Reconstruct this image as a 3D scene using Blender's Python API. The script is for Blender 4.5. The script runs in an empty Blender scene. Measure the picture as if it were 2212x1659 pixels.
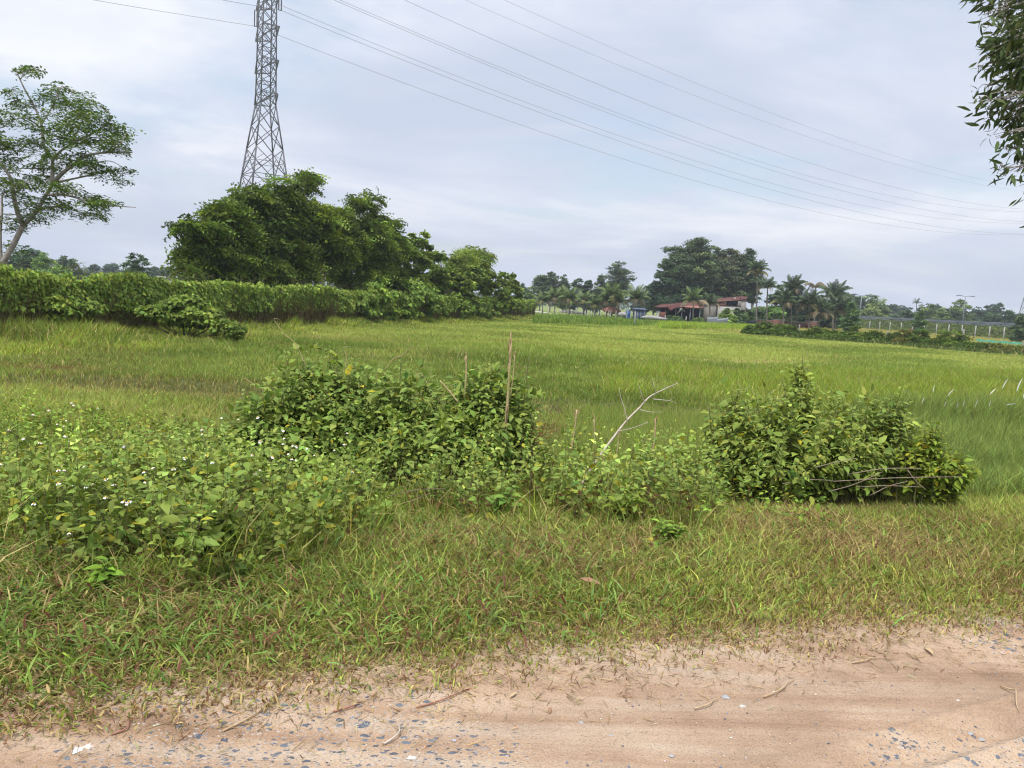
import bpy, math
import numpy as np
from mathutils import Vector, Matrix

rng = np.random.default_rng(11)
C = bpy.context.scene.collection
R_ = math.radians
FIELD = -0.4

# ------------------------------------------------------------------ camera
FPX = 1662.0            # focal length for a frame 2212 x 1659 units wide
PITCH, ROLL = R_(6.15), R_(3.2)
CAMLOC = Vector((0, 0, 1.6))
CAMROT = Matrix.Rotation(math.pi / 2 - PITCH, 3, 'X') @ Matrix.Rotation(ROLL, 3, 'Z')

def ray(px, py):
    return CAMROT @ Vector(((px - 1106) / FPX, (829.5 - py) / FPX, -1.0))
def at(px, py, Y):
    d = ray(px, py); return CAMLOC + d * (Y / d.y)
def G(px, py, z=FIELD):
    d = ray(px, py); return CAMLOC + d * ((z - CAMLOC.z) / d.z)
def proj(p):
    l = CAMROT.transposed() @ (Vector(p) - CAMLOC)
    return (1106 + FPX * l.x / -l.z, 829.5 - FPX * l.y / -l.z)

cd = bpy.data.cameras.new('camera'); cam = bpy.data.objects.new('camera', cd); C.objects.link(cam)
cam.matrix_world = Matrix.Translation(CAMLOC) @ CAMROT.to_4x4()
cd.sensor_width = 36; cd.lens = 36 * FPX / 2212
cd.clip_start = 0.05; cd.clip_end = 6000
sc = bpy.context.scene; sc.camera = cam

# ------------------------------------------------------------------ noise
def vn(x, y, s, seed=0):
    x = np.asarray(x, float) / s; y = np.asarray(y, float) / s
    xi = np.floor(x).astype(np.int64); yi = np.floor(y).astype(np.int64)
    fx = x - xi; fy = y - yi
    fx = fx * fx * (3 - 2 * fx); fy = fy * fy * (3 - 2 * fy)
    def h(a, b):
        n = (a * 374761393 + b * 668265263 + seed * 974711) & 0x7fffffff
        n = ((n ^ (n >> 13)) * 1274126177) & 0x7fffffff
        return ((n ^ (n >> 16)) & 0xffff) / 65535.0
    return (h(xi, yi) * (1 - fx) + h(xi + 1, yi) * fx) * (1 - fy) + (h(xi, yi + 1) * (1 - fx) + h(xi + 1, yi + 1) * fx) * fy
def fbm(x, y, s, seed=0, o=3):
    t = 0; a = 1; w = 0
    for i in range(o):
        t = t + a * vn(x, y, s / 2 ** i, seed + i * 17); w += a; a *= .55
    return t / w
def sst(a, b, x):
    t = np.clip((np.asarray(x, float) - a) / (b - a), 0, 1); return t * t * (3 - 2 * t)

# ------------------------------------------------------------------ mesh helpers
def mesh_np(name, V, Fs, col=None, smooth=False):
    m = bpy.data.meshes.new(name)
    V = np.ascontiguousarray(V, np.float32)
    Fs = [np.asarray(f, np.int32) for f in Fs if len(f)]
    m.vertices.add(len(V)); m.vertices.foreach_set('co', V.ravel())
    nl = sum(f.size for f in Fs); npoly = sum(len(f) for f in Fs)
    m.loops.add(nl); m.loops.foreach_set('vertex_index', np.concatenate([f.ravel() for f in Fs]))
    st = []; o = 0
    for f in Fs:
        k = f.shape[1]; st.append(o + np.arange(len(f), dtype=np.int32) * k); o += f.size
    m.polygons.add(npoly); m.polygons.foreach_set('loop_start', np.concatenate(st))
    if smooth: m.polygons.foreach_set('use_smooth', np.ones(npoly, bool))
    m.update(calc_edges=True)
    if col is not None:
        a = m.color_attributes.new('Col', 'FLOAT_COLOR', 'POINT')
        cc = np.ones((len(V), 4), np.float32); cc[:, :3] = col
        a.data.foreach_set('color', cc.ravel())
    return m

def tag(o, label=None, cat=None, group=None, kind=None):
    if label: o['label'] = label
    if cat: o['category'] = cat
    if group: o['group'] = group
    if kind: o['kind'] = kind
    return o

def obj(name, V, Fs, mat, parent=None, col=None, smooth=False):
    V = np.array(V, float)
    if parent is not None: V = V - np.array(parent.location)
    m = mesh_np(name, V, Fs, col, smooth)
    m.materials.append(mat)
    o = bpy.data.objects.new(name, m); C.objects.link(o)
    if parent is not None: o.parent = parent
    return o

def thing(name, label, cat, loc, group=None):
    o = bpy.data.objects.new(name, None); C.objects.link(o)
    o.empty_display_size = .2; o.location = Vector(loc)
    return tag(o, label, cat, group)

def dup(root, loc, rotz=0, scale=1.0, label=None, group=None, rot=None):
    r = root.copy(); C.objects.link(r); r.location = loc; r.rotation_euler = rot or (0, 0, rotz)
    r.scale = (scale,) * 3 if not hasattr(scale, '__len__') else scale
    if label: r['label'] = label
    if group: r['group'] = group
    for ch in list(root.children):
        c = ch.copy(); C.objects.link(c); c.parent = r
        for g in ch.children:
            d = g.copy(); C.objects.link(d); d.parent = c
    return r

class MB:
    """collects boxes, beams and tubes into one mesh (quads + tris)"""
    def __init__(s): s.V = []; s.Q = []; s.T = []; s.n = 0
    def add(s, V, Q=(), T=()):
        s.V.append(np.array(V, float))
        if len(Q): s.Q.append(np.array(Q) + s.n)
        if len(T): s.T.append(np.array(T) + s.n)
        s.n += len(V)
    def box(s, c, d, rz=0, M=None):
        c = np.array(c, float); d = np.array(d, float) / 2
        v = np.array([(x, y, z) for x in (-1, 1) for y in (-1, 1) for z in (-1, 1)], float) * d
        if M is None:
            ca, sa = math.cos(rz), math.sin(rz); M = np.array([[ca, -sa, 0], [sa, ca, 0], [0, 0, 1]])
        s.add(v @ np.array(M).T + c, [(0, 1, 3, 2), (4, 6, 7, 5), (0, 4, 5, 1), (2, 3, 7, 6), (0, 2, 6, 4), (1, 5, 7, 3)])
    def beam(s, a, b, w, h=None):
        a = np.array(a, float); b = np.array(b, float); d = b - a; L = np.linalg.norm(d)
        if L < 1e-6: return
        d /= L; u = np.array([0, 0, 1.]) if abs(d[2]) < .95 else np.array([1., 0, 0])
        x = np.cross(u, d); x /= np.linalg.norm(x); y = np.cross(d, x)
        s.box((a + b) / 2, (w, h or w, L), M=np.column_stack([x, y, d]))
    def tube(s, pts, rad, k=6, cap=True):
        pts = np.array(pts, float); n = len(pts)
        rad = np.broadcast_to(np.array(rad, float), (n,))
        d = np.gradient(pts, axis=0); d /= np.linalg.norm(d, axis=1)[:, None] + 1e-9
        u = np.array([0, 0, 1.]) if abs(d[0][2]) < .9 else np.array([1., 0, 0])
        V = []
        for i in range(n):
            x = np.cross(u, d[i]); x /= np.linalg.norm(x) + 1e-9; y = np.cross(d[i], x); u = y if abs(np.dot(y, u)) > .1 else u
            u = np.cross(d[i], x)
            a = np.arange(k) * 2 * math.pi / k
            V.append(pts[i] + rad[i] * (np.cos(a)[:, None] * x + np.sin(a)[:, None] * y))
        Q = [(i * k + j, i * k + (j + 1) % k, (i + 1) * k + (j + 1) % k, (i + 1) * k + j) for i in range(n - 1) for j in range(k)]
        V = np.concatenate(V); T = []
        if cap:
            V = np.concatenate([V, pts[:1], pts[-1:]]); e = n * k
            T = [((j + 1) % k, j, e) for j in range(k)] + [((n - 1) * k + j, (n - 1) * k + (j + 1) % k, e + 1) for j in range(k)]
        s.add(V, Q, T)
    def build(s, name, mat, parent=None, smooth=False, col=None):
        V = np.concatenate(s.V)
        return obj(name, V, [np.concatenate(s.Q) if s.Q else [], np.concatenate(s.T) if s.T else []], mat, parent, col, smooth)

def smooth_line(pts, n):
    pts = np.array(pts, float); t = np.linspace(0, len(pts) - 1, n); P = np.pad(pts, ((1, 1), (0, 0)), mode='edge')
    P[0] = 2 * P[1] - P[2]; P[-1] = 2 * P[-2] - P[-3]
    i = np.minimum(t.astype(int), len(pts) - 2); f = (t - i)[:, None]
    a, b, c, d = P[i], P[i + 1], P[i + 2], P[i + 3]
    return .5 * (2 * b + (c - a) * f + (2 * a - 5 * b + 4 * c - d) * f ** 2 + (3 * b - a - 3 * c + d) * f ** 3)

def unit(a): return a / (np.linalg.norm(a, axis=-1, keepdims=True) + 1e-9)
def frames(d, up):
    """rotation matrices whose x axis is d and z axis near up"""
    d = unit(d); y = unit(np.cross(up, d)); z = np.cross(d, y)
    return np.stack([d, y, z], axis=-1)
def scatter(tv, tf, P, Rm, S):
    n = len(tv); S = np.asarray(S, float)
    S = S[:, None] if S.ndim == 1 else S
    V = np.einsum('nij,nkj->nki', Rm, tv[None] * S[:, None, :]) + P[:, None, :]
    off = (np.arange(len(P)) * n)
    return V.reshape(-1, 3), [(np.array(f)[None] + off[:, None, None]).reshape(-1, np.array(f).shape[1]) for f in tf]
def sph(n, r=rng): return unit(r.normal(size=(n, 3)))

# leaf templates (x along the leaf)
LEAF = (np.array([(0, 0, 0), (.35, 0, .0), (.7, 0, -.05), (1, 0, -.16), (.1, .17, .04), (.36, .29, .07), (.7, .16, 0), (.1, -.17, .04), (.36, -.29, .07), (.7, -.16, 0)]),
        [[(0, 1, 5, 4), (1, 2, 6, 5), (1, 0, 7, 8), (2, 1, 8, 9)], [(2, 3, 6), (3, 2, 9)]])
LONG = (np.array([(0, 0, 0), (.35, 0, 0), (.7, 0, -.05), (1, 0, -.15), (.18, .085, .02), (.5, .13, .02), (.8, .07, -.05), (.18, -.085, .02), (.5, -.13, .02), (.8, -.07, -.05)]),
        [[(0, 1, 5, 4), (1, 2, 6, 5), (1, 0, 7, 8), (2, 1, 8, 9)], [(2, 3, 6), (3, 2, 9)]])
HEART = (np.array([(0, 0, 0), (1, 0, -.15), (.25, .42, .05), (.25, -.42, .05), (-.05, .25, .02), (-.05, -.25, .02)]),
         [[(0, 1, 2, 4), (1, 0, 5, 3)]])
RHOMB = (np.array([(0, 0, 0), (.5, .28, .04), (1, 0, -.06), (.5, -.28, .04)]), [[(0, 1, 2, 3)]])
def pinnate(n, L, w, droop):
    V = []; Q = []
    for i in range(n):
        x = (i + 1) / n; z = -droop * x * x
        for s in (-1, 1):
            l = L * (1 - .45 * abs(2 * x - 1)); b = len(V)
            V += [(x, 0, z), (x + .25 * l, s * l * .5 - s * w, z + .02 - .12 * l), (x + .45 * l, s * l, z - .35 * l), (x + .35 * l + w, s * l * .5, z - .12 * l)]
            Q.append((b, b + 1, b + 2, b + 3))
    return np.array(V), [Q]
PINN = pinnate(6, .42, .075, .25)
def whorl(n, L, w):
    V = []; Q = []
    for i in range(n):
        a = 2 * math.pi * i / n + .3 * math.sin(i * 5.1); ca, sa = math.cos(a), math.sin(a); l = L * (.75 + .25 * math.sin(i * 3.3)); b = len(V)
        def p(r, t, z): return (r * ca - t * sa, r * sa + t * ca, z)
        V += [p(.04, 0, 0), p(.5 * l, w, .02 * l), p(l, 0, -.38 * l), p(.5 * l, -w, .02 * l)]
        Q.append((b, b + 1, b + 2, b + 3))
    return np.array(V), [Q]
WHORL = whorl(9, 1, .13)

# ------------------------------------------------------------------ materials
def new_mat(name):
    m = bpy.data.materials.new(name); m.use_nodes = True; n = m.node_tree.nodes; n.clear()
    return m, n, m.node_tree.links
def pbr(name, col, rough=.7, noise=0, nscale=4, col2=None, bump=0, bscale=20, metal=0, spec=.3, emit=None):
    m, n, l = new_mat(name)
    o = n.new('ShaderNodeOutputMaterial'); b = n.new('ShaderNodeBsdfPrincipled'); l.new(b.outputs[0], o.inputs[0])
    b.inputs['Roughness'].default_value = rough; b.inputs['Metallic'].default_value = metal
    b.inputs['Specular IOR Level'].default_value = spec
    b.inputs['Base Color'].default_value = (*col, 1)
    tc = n.new('ShaderNodeTexCoord')
    if col2 is not None:
        t = n.new('ShaderNodeTexNoise'); t.inputs['Scale'].default_value = nscale; t.inputs['Detail'].default_value = 6; t.inputs['Roughness'].default_value = .65
        l.new(tc.outputs['Object'], t.inputs['Vector'])
        r = n.new('ShaderNodeValToRGB'); r.color_ramp.elements[0].position = .38; r.color_ramp.elements[1].position = .62
        r.color_ramp.elements[0].color = (*col, 1); r.color_ramp.elements[1].color = (*col2, 1)
        l.new(t.outputs['Fac'], r.inputs[0]); l.new(r.outputs[0], b.inputs['Base Color'])
    if bump:
        t2 = n.new('ShaderNodeTexNoise'); t2.inputs['Scale'].default_value = bscale; t2.inputs['Detail'].default_value = 5
        l.new(tc.outputs['Object'], t2.inputs['Vector'])
        bp = n.new('ShaderNodeBump'); bp.inputs['Strength'].default_value = bump; bp.inputs['Distance'].default_value = .02
        l.new(t2.outputs['Fac'], bp.inputs['Height']); l.new(bp.outputs[0], b.inputs['Normal'])
    return m
def leaf_mat(name, trans=.35, rough=.5, gloss=.04, gain=(1, 1, 1)):
    m, n, l = new_mat(name)
    o = n.new('ShaderNodeOutputMaterial'); a = n.new('ShaderNodeVertexColor'); a.layer_name = 'Col'
    b = n.new('ShaderNodeBsdfPrincipled'); b.inputs['Roughness'].default_value = rough; b.inputs['Specular IOR Level'].default_value = gloss * 3.5
    t = n.new('ShaderNodeBsdfTranslucent'); mx = n.new('ShaderNodeMixShader'); mx.inputs[0].default_value = trans
    hs = n.new('ShaderNodeHueSaturation'); hs.inputs['Hue'].default_value = .49; hs.inputs['Saturation'].default_value = 1.1; hs.inputs['Value'].default_value = 1.25
    gn = n.new('ShaderNodeVectorMath'); gn.operation = 'MULTIPLY'; gn.inputs[1].default_value = gain; l.new(a.outputs[0], gn.inputs[0]); l.new(gn.outputs[0], b.inputs['Base Color']); l.new(gn.outputs[0], hs.inputs['Color']); l.new(hs.outputs[0], t.inputs['Color'])
    l.new(b.outputs[0], mx.inputs[1]); l.new(t.outputs[0], mx.inputs[2]); l.new(mx.outputs[0], o.inputs[0])
    return m
M = {}
M['leaf'] = leaf_mat('leaf_surface', .24, .6, .03, (1.16, 1.24, .64))
M['far'] = leaf_mat('distant_leaf', .2, .6, .04, (1.2, 1.25, 1.1))
M['grass'] = leaf_mat('grass_blade', .35, .65, .02, (1.20, 1.24, .98))
M['bark'] = pbr('bark', (.20, .17, .14), .9, col2=(.33, .30, .26), nscale=6, bump=.5)
M['bark_pale'] = pbr('pale_bark', (.36, .33, .29), .9, col2=(.5, .47, .43), nscale=5, bump=.4)
M['stem_green'] = pbr('green_stem', (.10, .12, .04), .7, col2=(.16, .15, .06), nscale=12)
M['stem_brown'] = pbr('brown_stem', (.10, .06, .04), .8, col2=(.17, .11, .07), nscale=20)
M['dead_wood'] = pbr('dead_wood', (.40, .33, .26), .85, col2=(.55, .48, .40), nscale=14, bump=.4, bscale=60)
M['stick'] = pbr('dry_stick_wood', (.22, .17, .12), .85, col2=(.32, .25, .19), nscale=14)  # browner wood, also darkened: shade under the leaf cover is in its colour
M['cane'] = pbr('cut_cane', (.34, .30, .12), .6, col2=(.50, .36, .20), nscale=9, bump=.4, bscale=50)
M['cane_split'] = pbr('splintered_cane', (.58, .40, .25), .8, col2=(.40, .22, .13), nscale=25)
M['concrete'] = pbr('concrete', (.38, .36, .33), .9, col2=(.26, .25, .23), nscale=3, bump=.3)
M['post'] = pbr('concrete_post', (.50, .49, .46), .9, col2=(.36, .35, .33), nscale=3)
M['steel'] = pbr('dull_steel', (.10, .10, .115), .65, col2=(.15, .15, .165), nscale=.5, metal=.3)
M['galv'] = pbr('galvanised_steel', (.22, .24, .27), .55, col2=(.30, .32, .35), nscale=2, metal=.3)
M['wire'] = pbr('conductor', (.12, .12, .13), .6, metal=.2)
M['insul'] = pbr('insulator', (.07, .05, .05), .4)
M['dark'] = pbr('dark_net', (.012, .016, .02), .9)
M['blue'] = pbr('blue_plastic', (.03, .08, .22), .6, col2=(.04, .11, .27), nscale=3)
M['bluegrey'] = pbr('faded_blue_paint', (.06, .085, .14), .7, col2=(.10, .13, .19), nscale=2)
M['white'] = pbr('white_paint', (.36, .35, .33), .7, col2=(.27, .26, .24), nscale=3)
M['cream'] = pbr('cream_plaster', (.30, .28, .25), .9, col2=(.22, .20, .18), nscale=.6)
M['net'] = pbr('green_net', (.08, .42, .32), .8, col2=(.12, .50, .38), nscale=2)
M['pink'] = pbr('red_plastic', (.26, .10, .075), .8, col2=(.34, .17, .13), nscale=2)
M['hide'] = pbr('brown_hide', (.12, .048, .024), .9, col2=(.16, .07, .035), nscale=3)
M['petal'] = pbr('white_petal', (.85, .85, .82), .6)
M['disc'] = pbr('orange_flower_disc', (.75, .38, .03), .7, col2=(.8, .5, .05), nscale=300)
M['plume'] = pbr('silky_plume', (.80, .78, .72), .9)
M['stone'] = pbr('grey_stone', (.28, .29, .31), .85, col2=(.42, .41, .40), nscale=30, bump=.3, bscale=90)
M['stone_pale'] = pbr('pale_stone', (.58, .55, .50), .85, col2=(.45, .42, .38), nscale=30)
M['chip'] = pbr('white_scrap', (.78, .77, .72), .6)
M['dry_leaf'] = pbr('dry_leaf', (.22, .11, .06), .8, col2=(.33, .20, .12), nscale=30)
M['dry_leaf_dark'] = pbr('dark_dry_leaf', (.08, .045, .035), .8, col2=(.14, .08, .06), nscale=30)
M['straw'] = pbr('straw', (.50, .38, .22), .8, col2=(.38, .26, .15), nscale=40)
M['twig_red'] = pbr('reddish_twig', (.25, .10, .07), .8, col2=(.35, .18, .12), nscale=30)
M['trunk_palm'] = pbr('palm_trunk', (.22, .20, .17), .9, col2=(.15, .13, .11), nscale=8)

def brick_mat():
    m, n, l = new_mat('brick'); o = n.new('ShaderNodeOutputMaterial'); b = n.new('ShaderNodeBsdfPrincipled'); l.new(b.outputs[0], o.inputs[0])
    b.inputs['Roughness'].default_value = .9
    tc = n.new('ShaderNodeTexCoord'); mp = n.new('ShaderNodeMapping'); mp.inputs['Rotation'].default_value = (math.pi / 2, 0, 0)
    t = n.new('ShaderNodeTexBrick'); t.inputs['Scale'].default_value = 2.2; t.inputs['Mortar Size'].default_value = .03
    t.inputs['Color1'].default_value = (.13, .04, .028, 1); t.inputs['Color2'].default_value = (.19, .065, .04, 1); t.inputs['Mortar'].default_value = (.2, .15, .12, 1)
    l.new(tc.outputs['Object'], mp.inputs[0]); l.new(mp.outputs[0], t.inputs[0]); l.new(t.outputs[0], b.inputs['Base Color'])
    return m
M['brick'] = brick_mat()
M['rust'] = pbr('rusty_sheet', (.085, .032, .027), .9, col2=(.14, .058, .042), nscale=.9)
M['rust2'] = pbr('brown_sheet', (.11, .036, .03), .9, col2=(.08, .03, .025), nscale=.7)
M['zinc'] = pbr('zinc_sheet', (.24, .26, .28), .6, col2=(.17, .19, .21), nscale=1.2, metal=.2)

# ------------------------------------------------------------------ terrain
E0, E1 = G(0, 1634, 0), G(2212, 1398, 0)
EB = (E1.y - E0.y) / (E1.x - E0.x); EA = E0.y - EB * E0.x
def edgeY(x): return EA + EB * np.asarray(x, float)
def road_wob(x): return .16 * (fbm(x, x * 0 + 3, .9, 5) - .5) + .10 * (fbm(x, x * 0, .25, 6) - .5)
def gz(x, y):
    x = np.asarray(x, float); y = np.asarray(y, float)
    e = edgeY(np.clip(x, -12, 14)); t = y - e
    z = -0.22 * sst(1.8, 3.6, t) - .42 * sst(3.4, 5.0, t)
    ridge = 15.6 + .6 * (fbm(x, x * 0, 4, 9) - .5) + .05 * x
    z = z + .24 * sst(ridge - .35, ridge + .35, y)
    z = z + .05 * (fbm(x, y, .8, 3) - .5) * sst(.1, .8, t) + .14 * (fbm(x, y, 5, 4) - .5) * sst(4, 9, t)
    # bank on which the far road runs
    return z
def gp(px, py, it=4):
    """ground point seen at that direction"""
    z = FIELD
    for _ in range(it):
        p = G(px, py, z); z = float(gz(p.x, p.y))
    return Vector((p.x, p.y, z))

WB0, WB1 = G(0, 735), G(1128, 689)       # foot line of the wall
def wall_pt(t): return WB0.lerp(WB1, t)

def ground_mat():
    m, n, l = new_mat('field_soil'); o = n.new('ShaderNodeOutputMaterial'); b = n.new('ShaderNodeBsdfPrincipled'); l.new(b.outputs[0], o.inputs[0])
    b.inputs['Roughness'].default_value = .95; b.inputs['Specular IOR Level'].default_value = .1
    a = n.new('ShaderNodeVertexColor'); a.layer_name = 'Col'
    g = n.new('ShaderNodeNewGeometry')
    t = n.new('ShaderNodeTexNoise'); t.inputs['Scale'].default_value = 2.2; t.inputs['Detail'].default_value = 10; t.inputs['Roughness'].default_value = .7
    l.new(g.outputs['Position'], t.inputs['Vector'])
    r = n.new('ShaderNodeValToRGB'); r.color_ramp.elements[0].position = .3; r.color_ramp.elements[1].position = .7
    r.color_ramp.elements[0].color = (.62, .62, .62, 1); r.color_ramp.elements[1].color = (1.3, 1.3, 1.3, 1)
    l.new(t.outputs['Fac'], r.inputs[0])
    mx = n.new('ShaderNodeMix'); mx.data_type = 'RGBA'; mx.blend_type = 'MULTIPLY'; mx.inputs[0].default_value = 1
    l.new(a.outputs[0], mx.inputs[6]); l.new(r.outputs[0], mx.inputs[7]); l.new(mx.outputs[2], b.inputs['Base Color'])
    t2 = n.new('ShaderNodeTexNoise'); t2.inputs['Scale'].default_value = 40; t2.inputs['Detail'].default_value = 6
    l.new(g.outputs['Position'], t2.inputs['Vector'])
    bp = n.new('ShaderNodeBump'); bp.inputs['Strength'].default_value = .6; bp.inputs['Distance'].default_value = .02
    l.new(t2.outputs['Fac'], bp.inputs['Height']); l.new(bp.outputs[0], b.inputs['Normal'])
    return m
M['ground'] = ground_mat()

def road_mat():
    m, n, l = new_mat('dirt_and_gravel'); o = n.new('ShaderNodeOutputMaterial'); b = n.new('ShaderNodeBsdfPrincipled'); l.new(b.outputs[0], o.inputs[0])
    b.inputs['Roughness'].default_value = .95; b.inputs['Specular IOR Level'].default_value = .15
    g = n.new('ShaderNodeNewGeometry'); P = g.outputs['Position']
    def noise(s, d=6, r=.6, vec=P):
        t = n.new('ShaderNodeTexNoise'); t.inputs['Scale'].default_value = s; t.inputs['Detail'].default_value = d; t.inputs['Roughness'].default_value = r
        l.new(vec, t.inputs['Vector']); return t.outputs['Fac']
    def ramp(f, stops):
        r = n.new('ShaderNodeValToRGB'); e = r.color_ramp.elements
        while len(e) > 1: e.remove(e[0])
        e[0].position = stops[0][0]; e[0].color = (*stops[0][1], 1)
        for p, c in stops[1:]:
            k = e.new(p); k.color = (*c, 1)
        l.new(f, r.inputs[0]); return r.outputs[0]
    def mix(f, a, c, mode='MIX'):
        x = n.new('ShaderNodeMix'); x.data_type = 'RGBA'; x.blend_type = mode
        if isinstance(f, float): x.inputs[0].default_value = f
        else: l.new(f, x.inputs[0])
        for s, v in ((6, a), (7, c)):
            if isinstance(v, tuple): x.inputs[s].default_value = (*v, 1)
            else: l.new(v, x.inputs[s])
        return x.outputs[2]
    # streaks that run along the road
    mp = n.new('ShaderNodeMapping'); mp.inputs['Rotation'].default_value = (0, 0, -math.atan(EB) - .10); mp.inputs['Scale'].default_value = (.30, 4.2, 1)
    l.new(P, mp.inputs[0])
    base = ramp(noise(1.3, 7, .62, mp.outputs[0]), [(.30, (.30, .20, .135)), (.44, (.42, .30, .205)), (.55, (.475, .36, .26)), (.70, (.50, .415, .325))])
    patch = ramp(noise(1.4, 6, .7), [(.36, (1.10, 1.08, 1.06)), (.5, (.98, .93, .90)), (.66, (.78, .72, .68))])
    col = mix(1.0, base, patch, 'MULTIPLY')
    grain = ramp(noise(120, 4, .85), [(.34, (.48, .46, .44)), (.46, (.92, .92, .92)), (.6, (1.04, 1.04, 1.03)), (.72, (1.3, 1.27, 1.24))])
    col = mix(1.0, col, grain, 'MULTIPLY')
    # small grit everywhere, blue-grey crushed stone showing in worn patches
    def chips(scale, thr, zone, colA, colB, cin):
        mp2 = n.new('ShaderNodeMapping'); mp2.inputs['Rotation'].default_value = (0, 0, .5); mp2.inputs['Scale'].default_value = (1, 1.55, 1)
        l.new(P, mp2.inputs[0])
        wv = n.new('ShaderNodeVectorMath'); wv.operation = 'ADD'; l.new(mp2.outputs[0], wv.inputs[0])
        nz = n.new('ShaderNodeTexNoise'); nz.inputs['Scale'].default_value = scale * 1.4; l.new(P, nz.inputs['Vector'])
        sv = n.new('ShaderNodeVectorMath'); sv.operation = 'SCALE'; sv.inputs[3].default_value = .9 / scale; l.new(nz.outputs['Color'], sv.inputs[0]); l.new(sv.outputs[0], wv.inputs[1])
        v = n.new('ShaderNodeTexVoronoi'); v.feature = 'F1'; v.inputs['Scale'].default_value = scale; l.new(wv.outputs[0], v.inputs['Vector'])
        sp = n.new('ShaderNodeSeparateColor'); l.new(v.outputs['Color'], sp.inputs[0])
        a1 = n.new('ShaderNodeMath'); a1.operation = 'MULTIPLY'; l.new(sp.outputs[0], a1.inputs[0]); l.new(zone, a1.inputs[1])
        # chip radius follows its random value
        r1 = n.new('ShaderNodeMath'); r1.operation = 'MULTIPLY_ADD'; l.new(a1.outputs[0], r1.inputs[0]); r1.inputs[1].default_value = 1.0; r1.inputs[2].default_value = -thr
        r2 = n.new('ShaderNodeMath'); r2.operation = 'SUBTRACT'; l.new(r1.outputs[0], r2.inputs[0]); l.new(v.outputs['Distance'], r2.inputs[1])
        st = n.new('ShaderNodeMath'); st.operation = 'MULTIPLY'; st.use_clamp = True; l.new(r2.outputs[0], st.inputs[0]); st.inputs[1].default_value = 14
        cc = mix(sp.outputs[1], colA, colB)
        return mix(st.outputs[0], cin, cc), st.outputs[0]
    def gauss(px, py, rad):
        q = G(px, py, 0)
        d = n.new('ShaderNodeVectorMath'); d.operation = 'DISTANCE'; l.new(P, d.inputs[0]); d.inputs[1].default_value = (q.x, q.y, 0)
        mr = n.new('ShaderNodeMapRange'); mr.interpolation_type = 'SMOOTHSTEP'; l.new(d.outputs['Value'], mr.inputs[0])
        mr.inputs[1].default_value = rad; mr.inputs[2].default_value = rad * .25; mr.inputs[3].default_value = 0; mr.inputs[4].default_value = 1
        return mr.outputs[0]
    zs = [gauss(520, 1610, .75), gauss(820, 1600, .75), gauss(1050, 1640, .3), gauss(2170, 1385, .55), gauss(1990, 1650, .4), gauss(260, 1640, .5), gauss(2180, 1640, .35)]
    z = zs[0]
    for q in zs[1:]:
        mm = n.new('ShaderNodeMath'); mm.operation = 'MAXIMUM'; l.new(z, mm.inputs[0]); l.new(q, mm.inputs[1]); z = mm.outputs[0]
    zz = n.new('ShaderNodeMath'); zz.operation = 'MULTIPLY_ADD'; l.new(z, zz.inputs[0]); zz.inputs[1].default_value = .62; zz.inputs[2].default_value = .42
    nz = noise(3.0, 3); za = n.new('ShaderNodeMath'); za.operation = 'MULTIPLY_ADD'; l.new(nz, za.inputs[0]); za.inputs[1].default_value = .5; za.inputs[2].default_value = .75
    zf = n.new('ShaderNodeMath'); zf.operation = 'MULTIPLY'; l.new(zz.outputs[0], zf.inputs[0]); l.new(za.outputs[0], zf.inputs[1])
    pale = mix(z, (1, 1, 1), (1.12, 1.12, 1.1)); col = mix(1.0, col, pale, 'MULTIPLY')
    col, k1 = chips(30, .45, zf.outputs[0], (.10, .11, .13), (.19, .205, .225), col)
    col, k2 = chips(80, .40, zf.outputs[0], (.12, .125, .14), (.55, .49, .43), col)
    l.new(col, b.inputs['Base Color'])
    h = n.new('ShaderNodeMath'); h.operation = 'ADD'; l.new(noise(60, 8, .75), h.inputs[0])
    h2 = n.new('ShaderNodeMath'); h2.operation = 'MULTIPLY'; l.new(k1, h2.inputs[0]); h2.inputs[1].default_value = .25; l.new(h2.outputs[0], h.inputs[1])
    bp = n.new('ShaderNodeBump'); bp.inputs['Strength'].default_value = .8; bp.inputs['Distance'].default_value = .014
    l.new(h.outputs[0], bp.inputs['Height']); l.new(bp.outputs[0], b.inputs['Normal'])
    return m
M['road'] = road_mat()

def grid(xs, ys, zf):
    X, Y = np.meshgrid(xs, ys); Z = zf(X, Y); nx, ny = len(xs), len(ys)
    V = np.stack([X, Y, Z], -1).reshape(-1, 3)
    i = np.arange(nx - 1)[None] + np.arange(ny - 1)[:, None] * nx
    return V, [np.stack([i, i + 1, i + 1 + nx, i + nx], -1).reshape(-1, 4)]

def field_color(x, y):
    """what grows where: green, yellow-green, dry"""
    x = np.asarray(x, float); y = np.asarray(y, float); n = x.shape
    a = fbm(x, y, 9, 21)[..., None]; b = fbm(x * .5, y, 3.5, 22)[..., None]
    g = np.array((.165, .215, .055)); yl = np.array((.27, .30, .09)); dg = np.array((.105, .15, .035)); st = np.array((.36, .30, .15)); br = np.array((.20, .165, .07))
    c = g * (1 - sst(.35, .62, a)) + yl * sst(.35, .62, a)
    c = c * (1 - .55 * sst(.52, .75, b)) + dg * .55 * sst(.52, .75, b)
    c2 = fbm(x * .4, y, 2.2, 29)[..., None]
    wb = .5 * sst(.56, .76, c2) * (1 - .6 * sst(25, 45, y))[..., None]; c = c * (1 - wb) + br * wb
    # golden tall grass beyond the hedge bank on the right
    r = (sst(76, 84, y) * sst(.18, .26, x / np.maximum(y, 1)))[..., None]
    c = c * (1 - .7 * r) + np.array((.28, .26, .10)) * .7 * r
    return c

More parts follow.
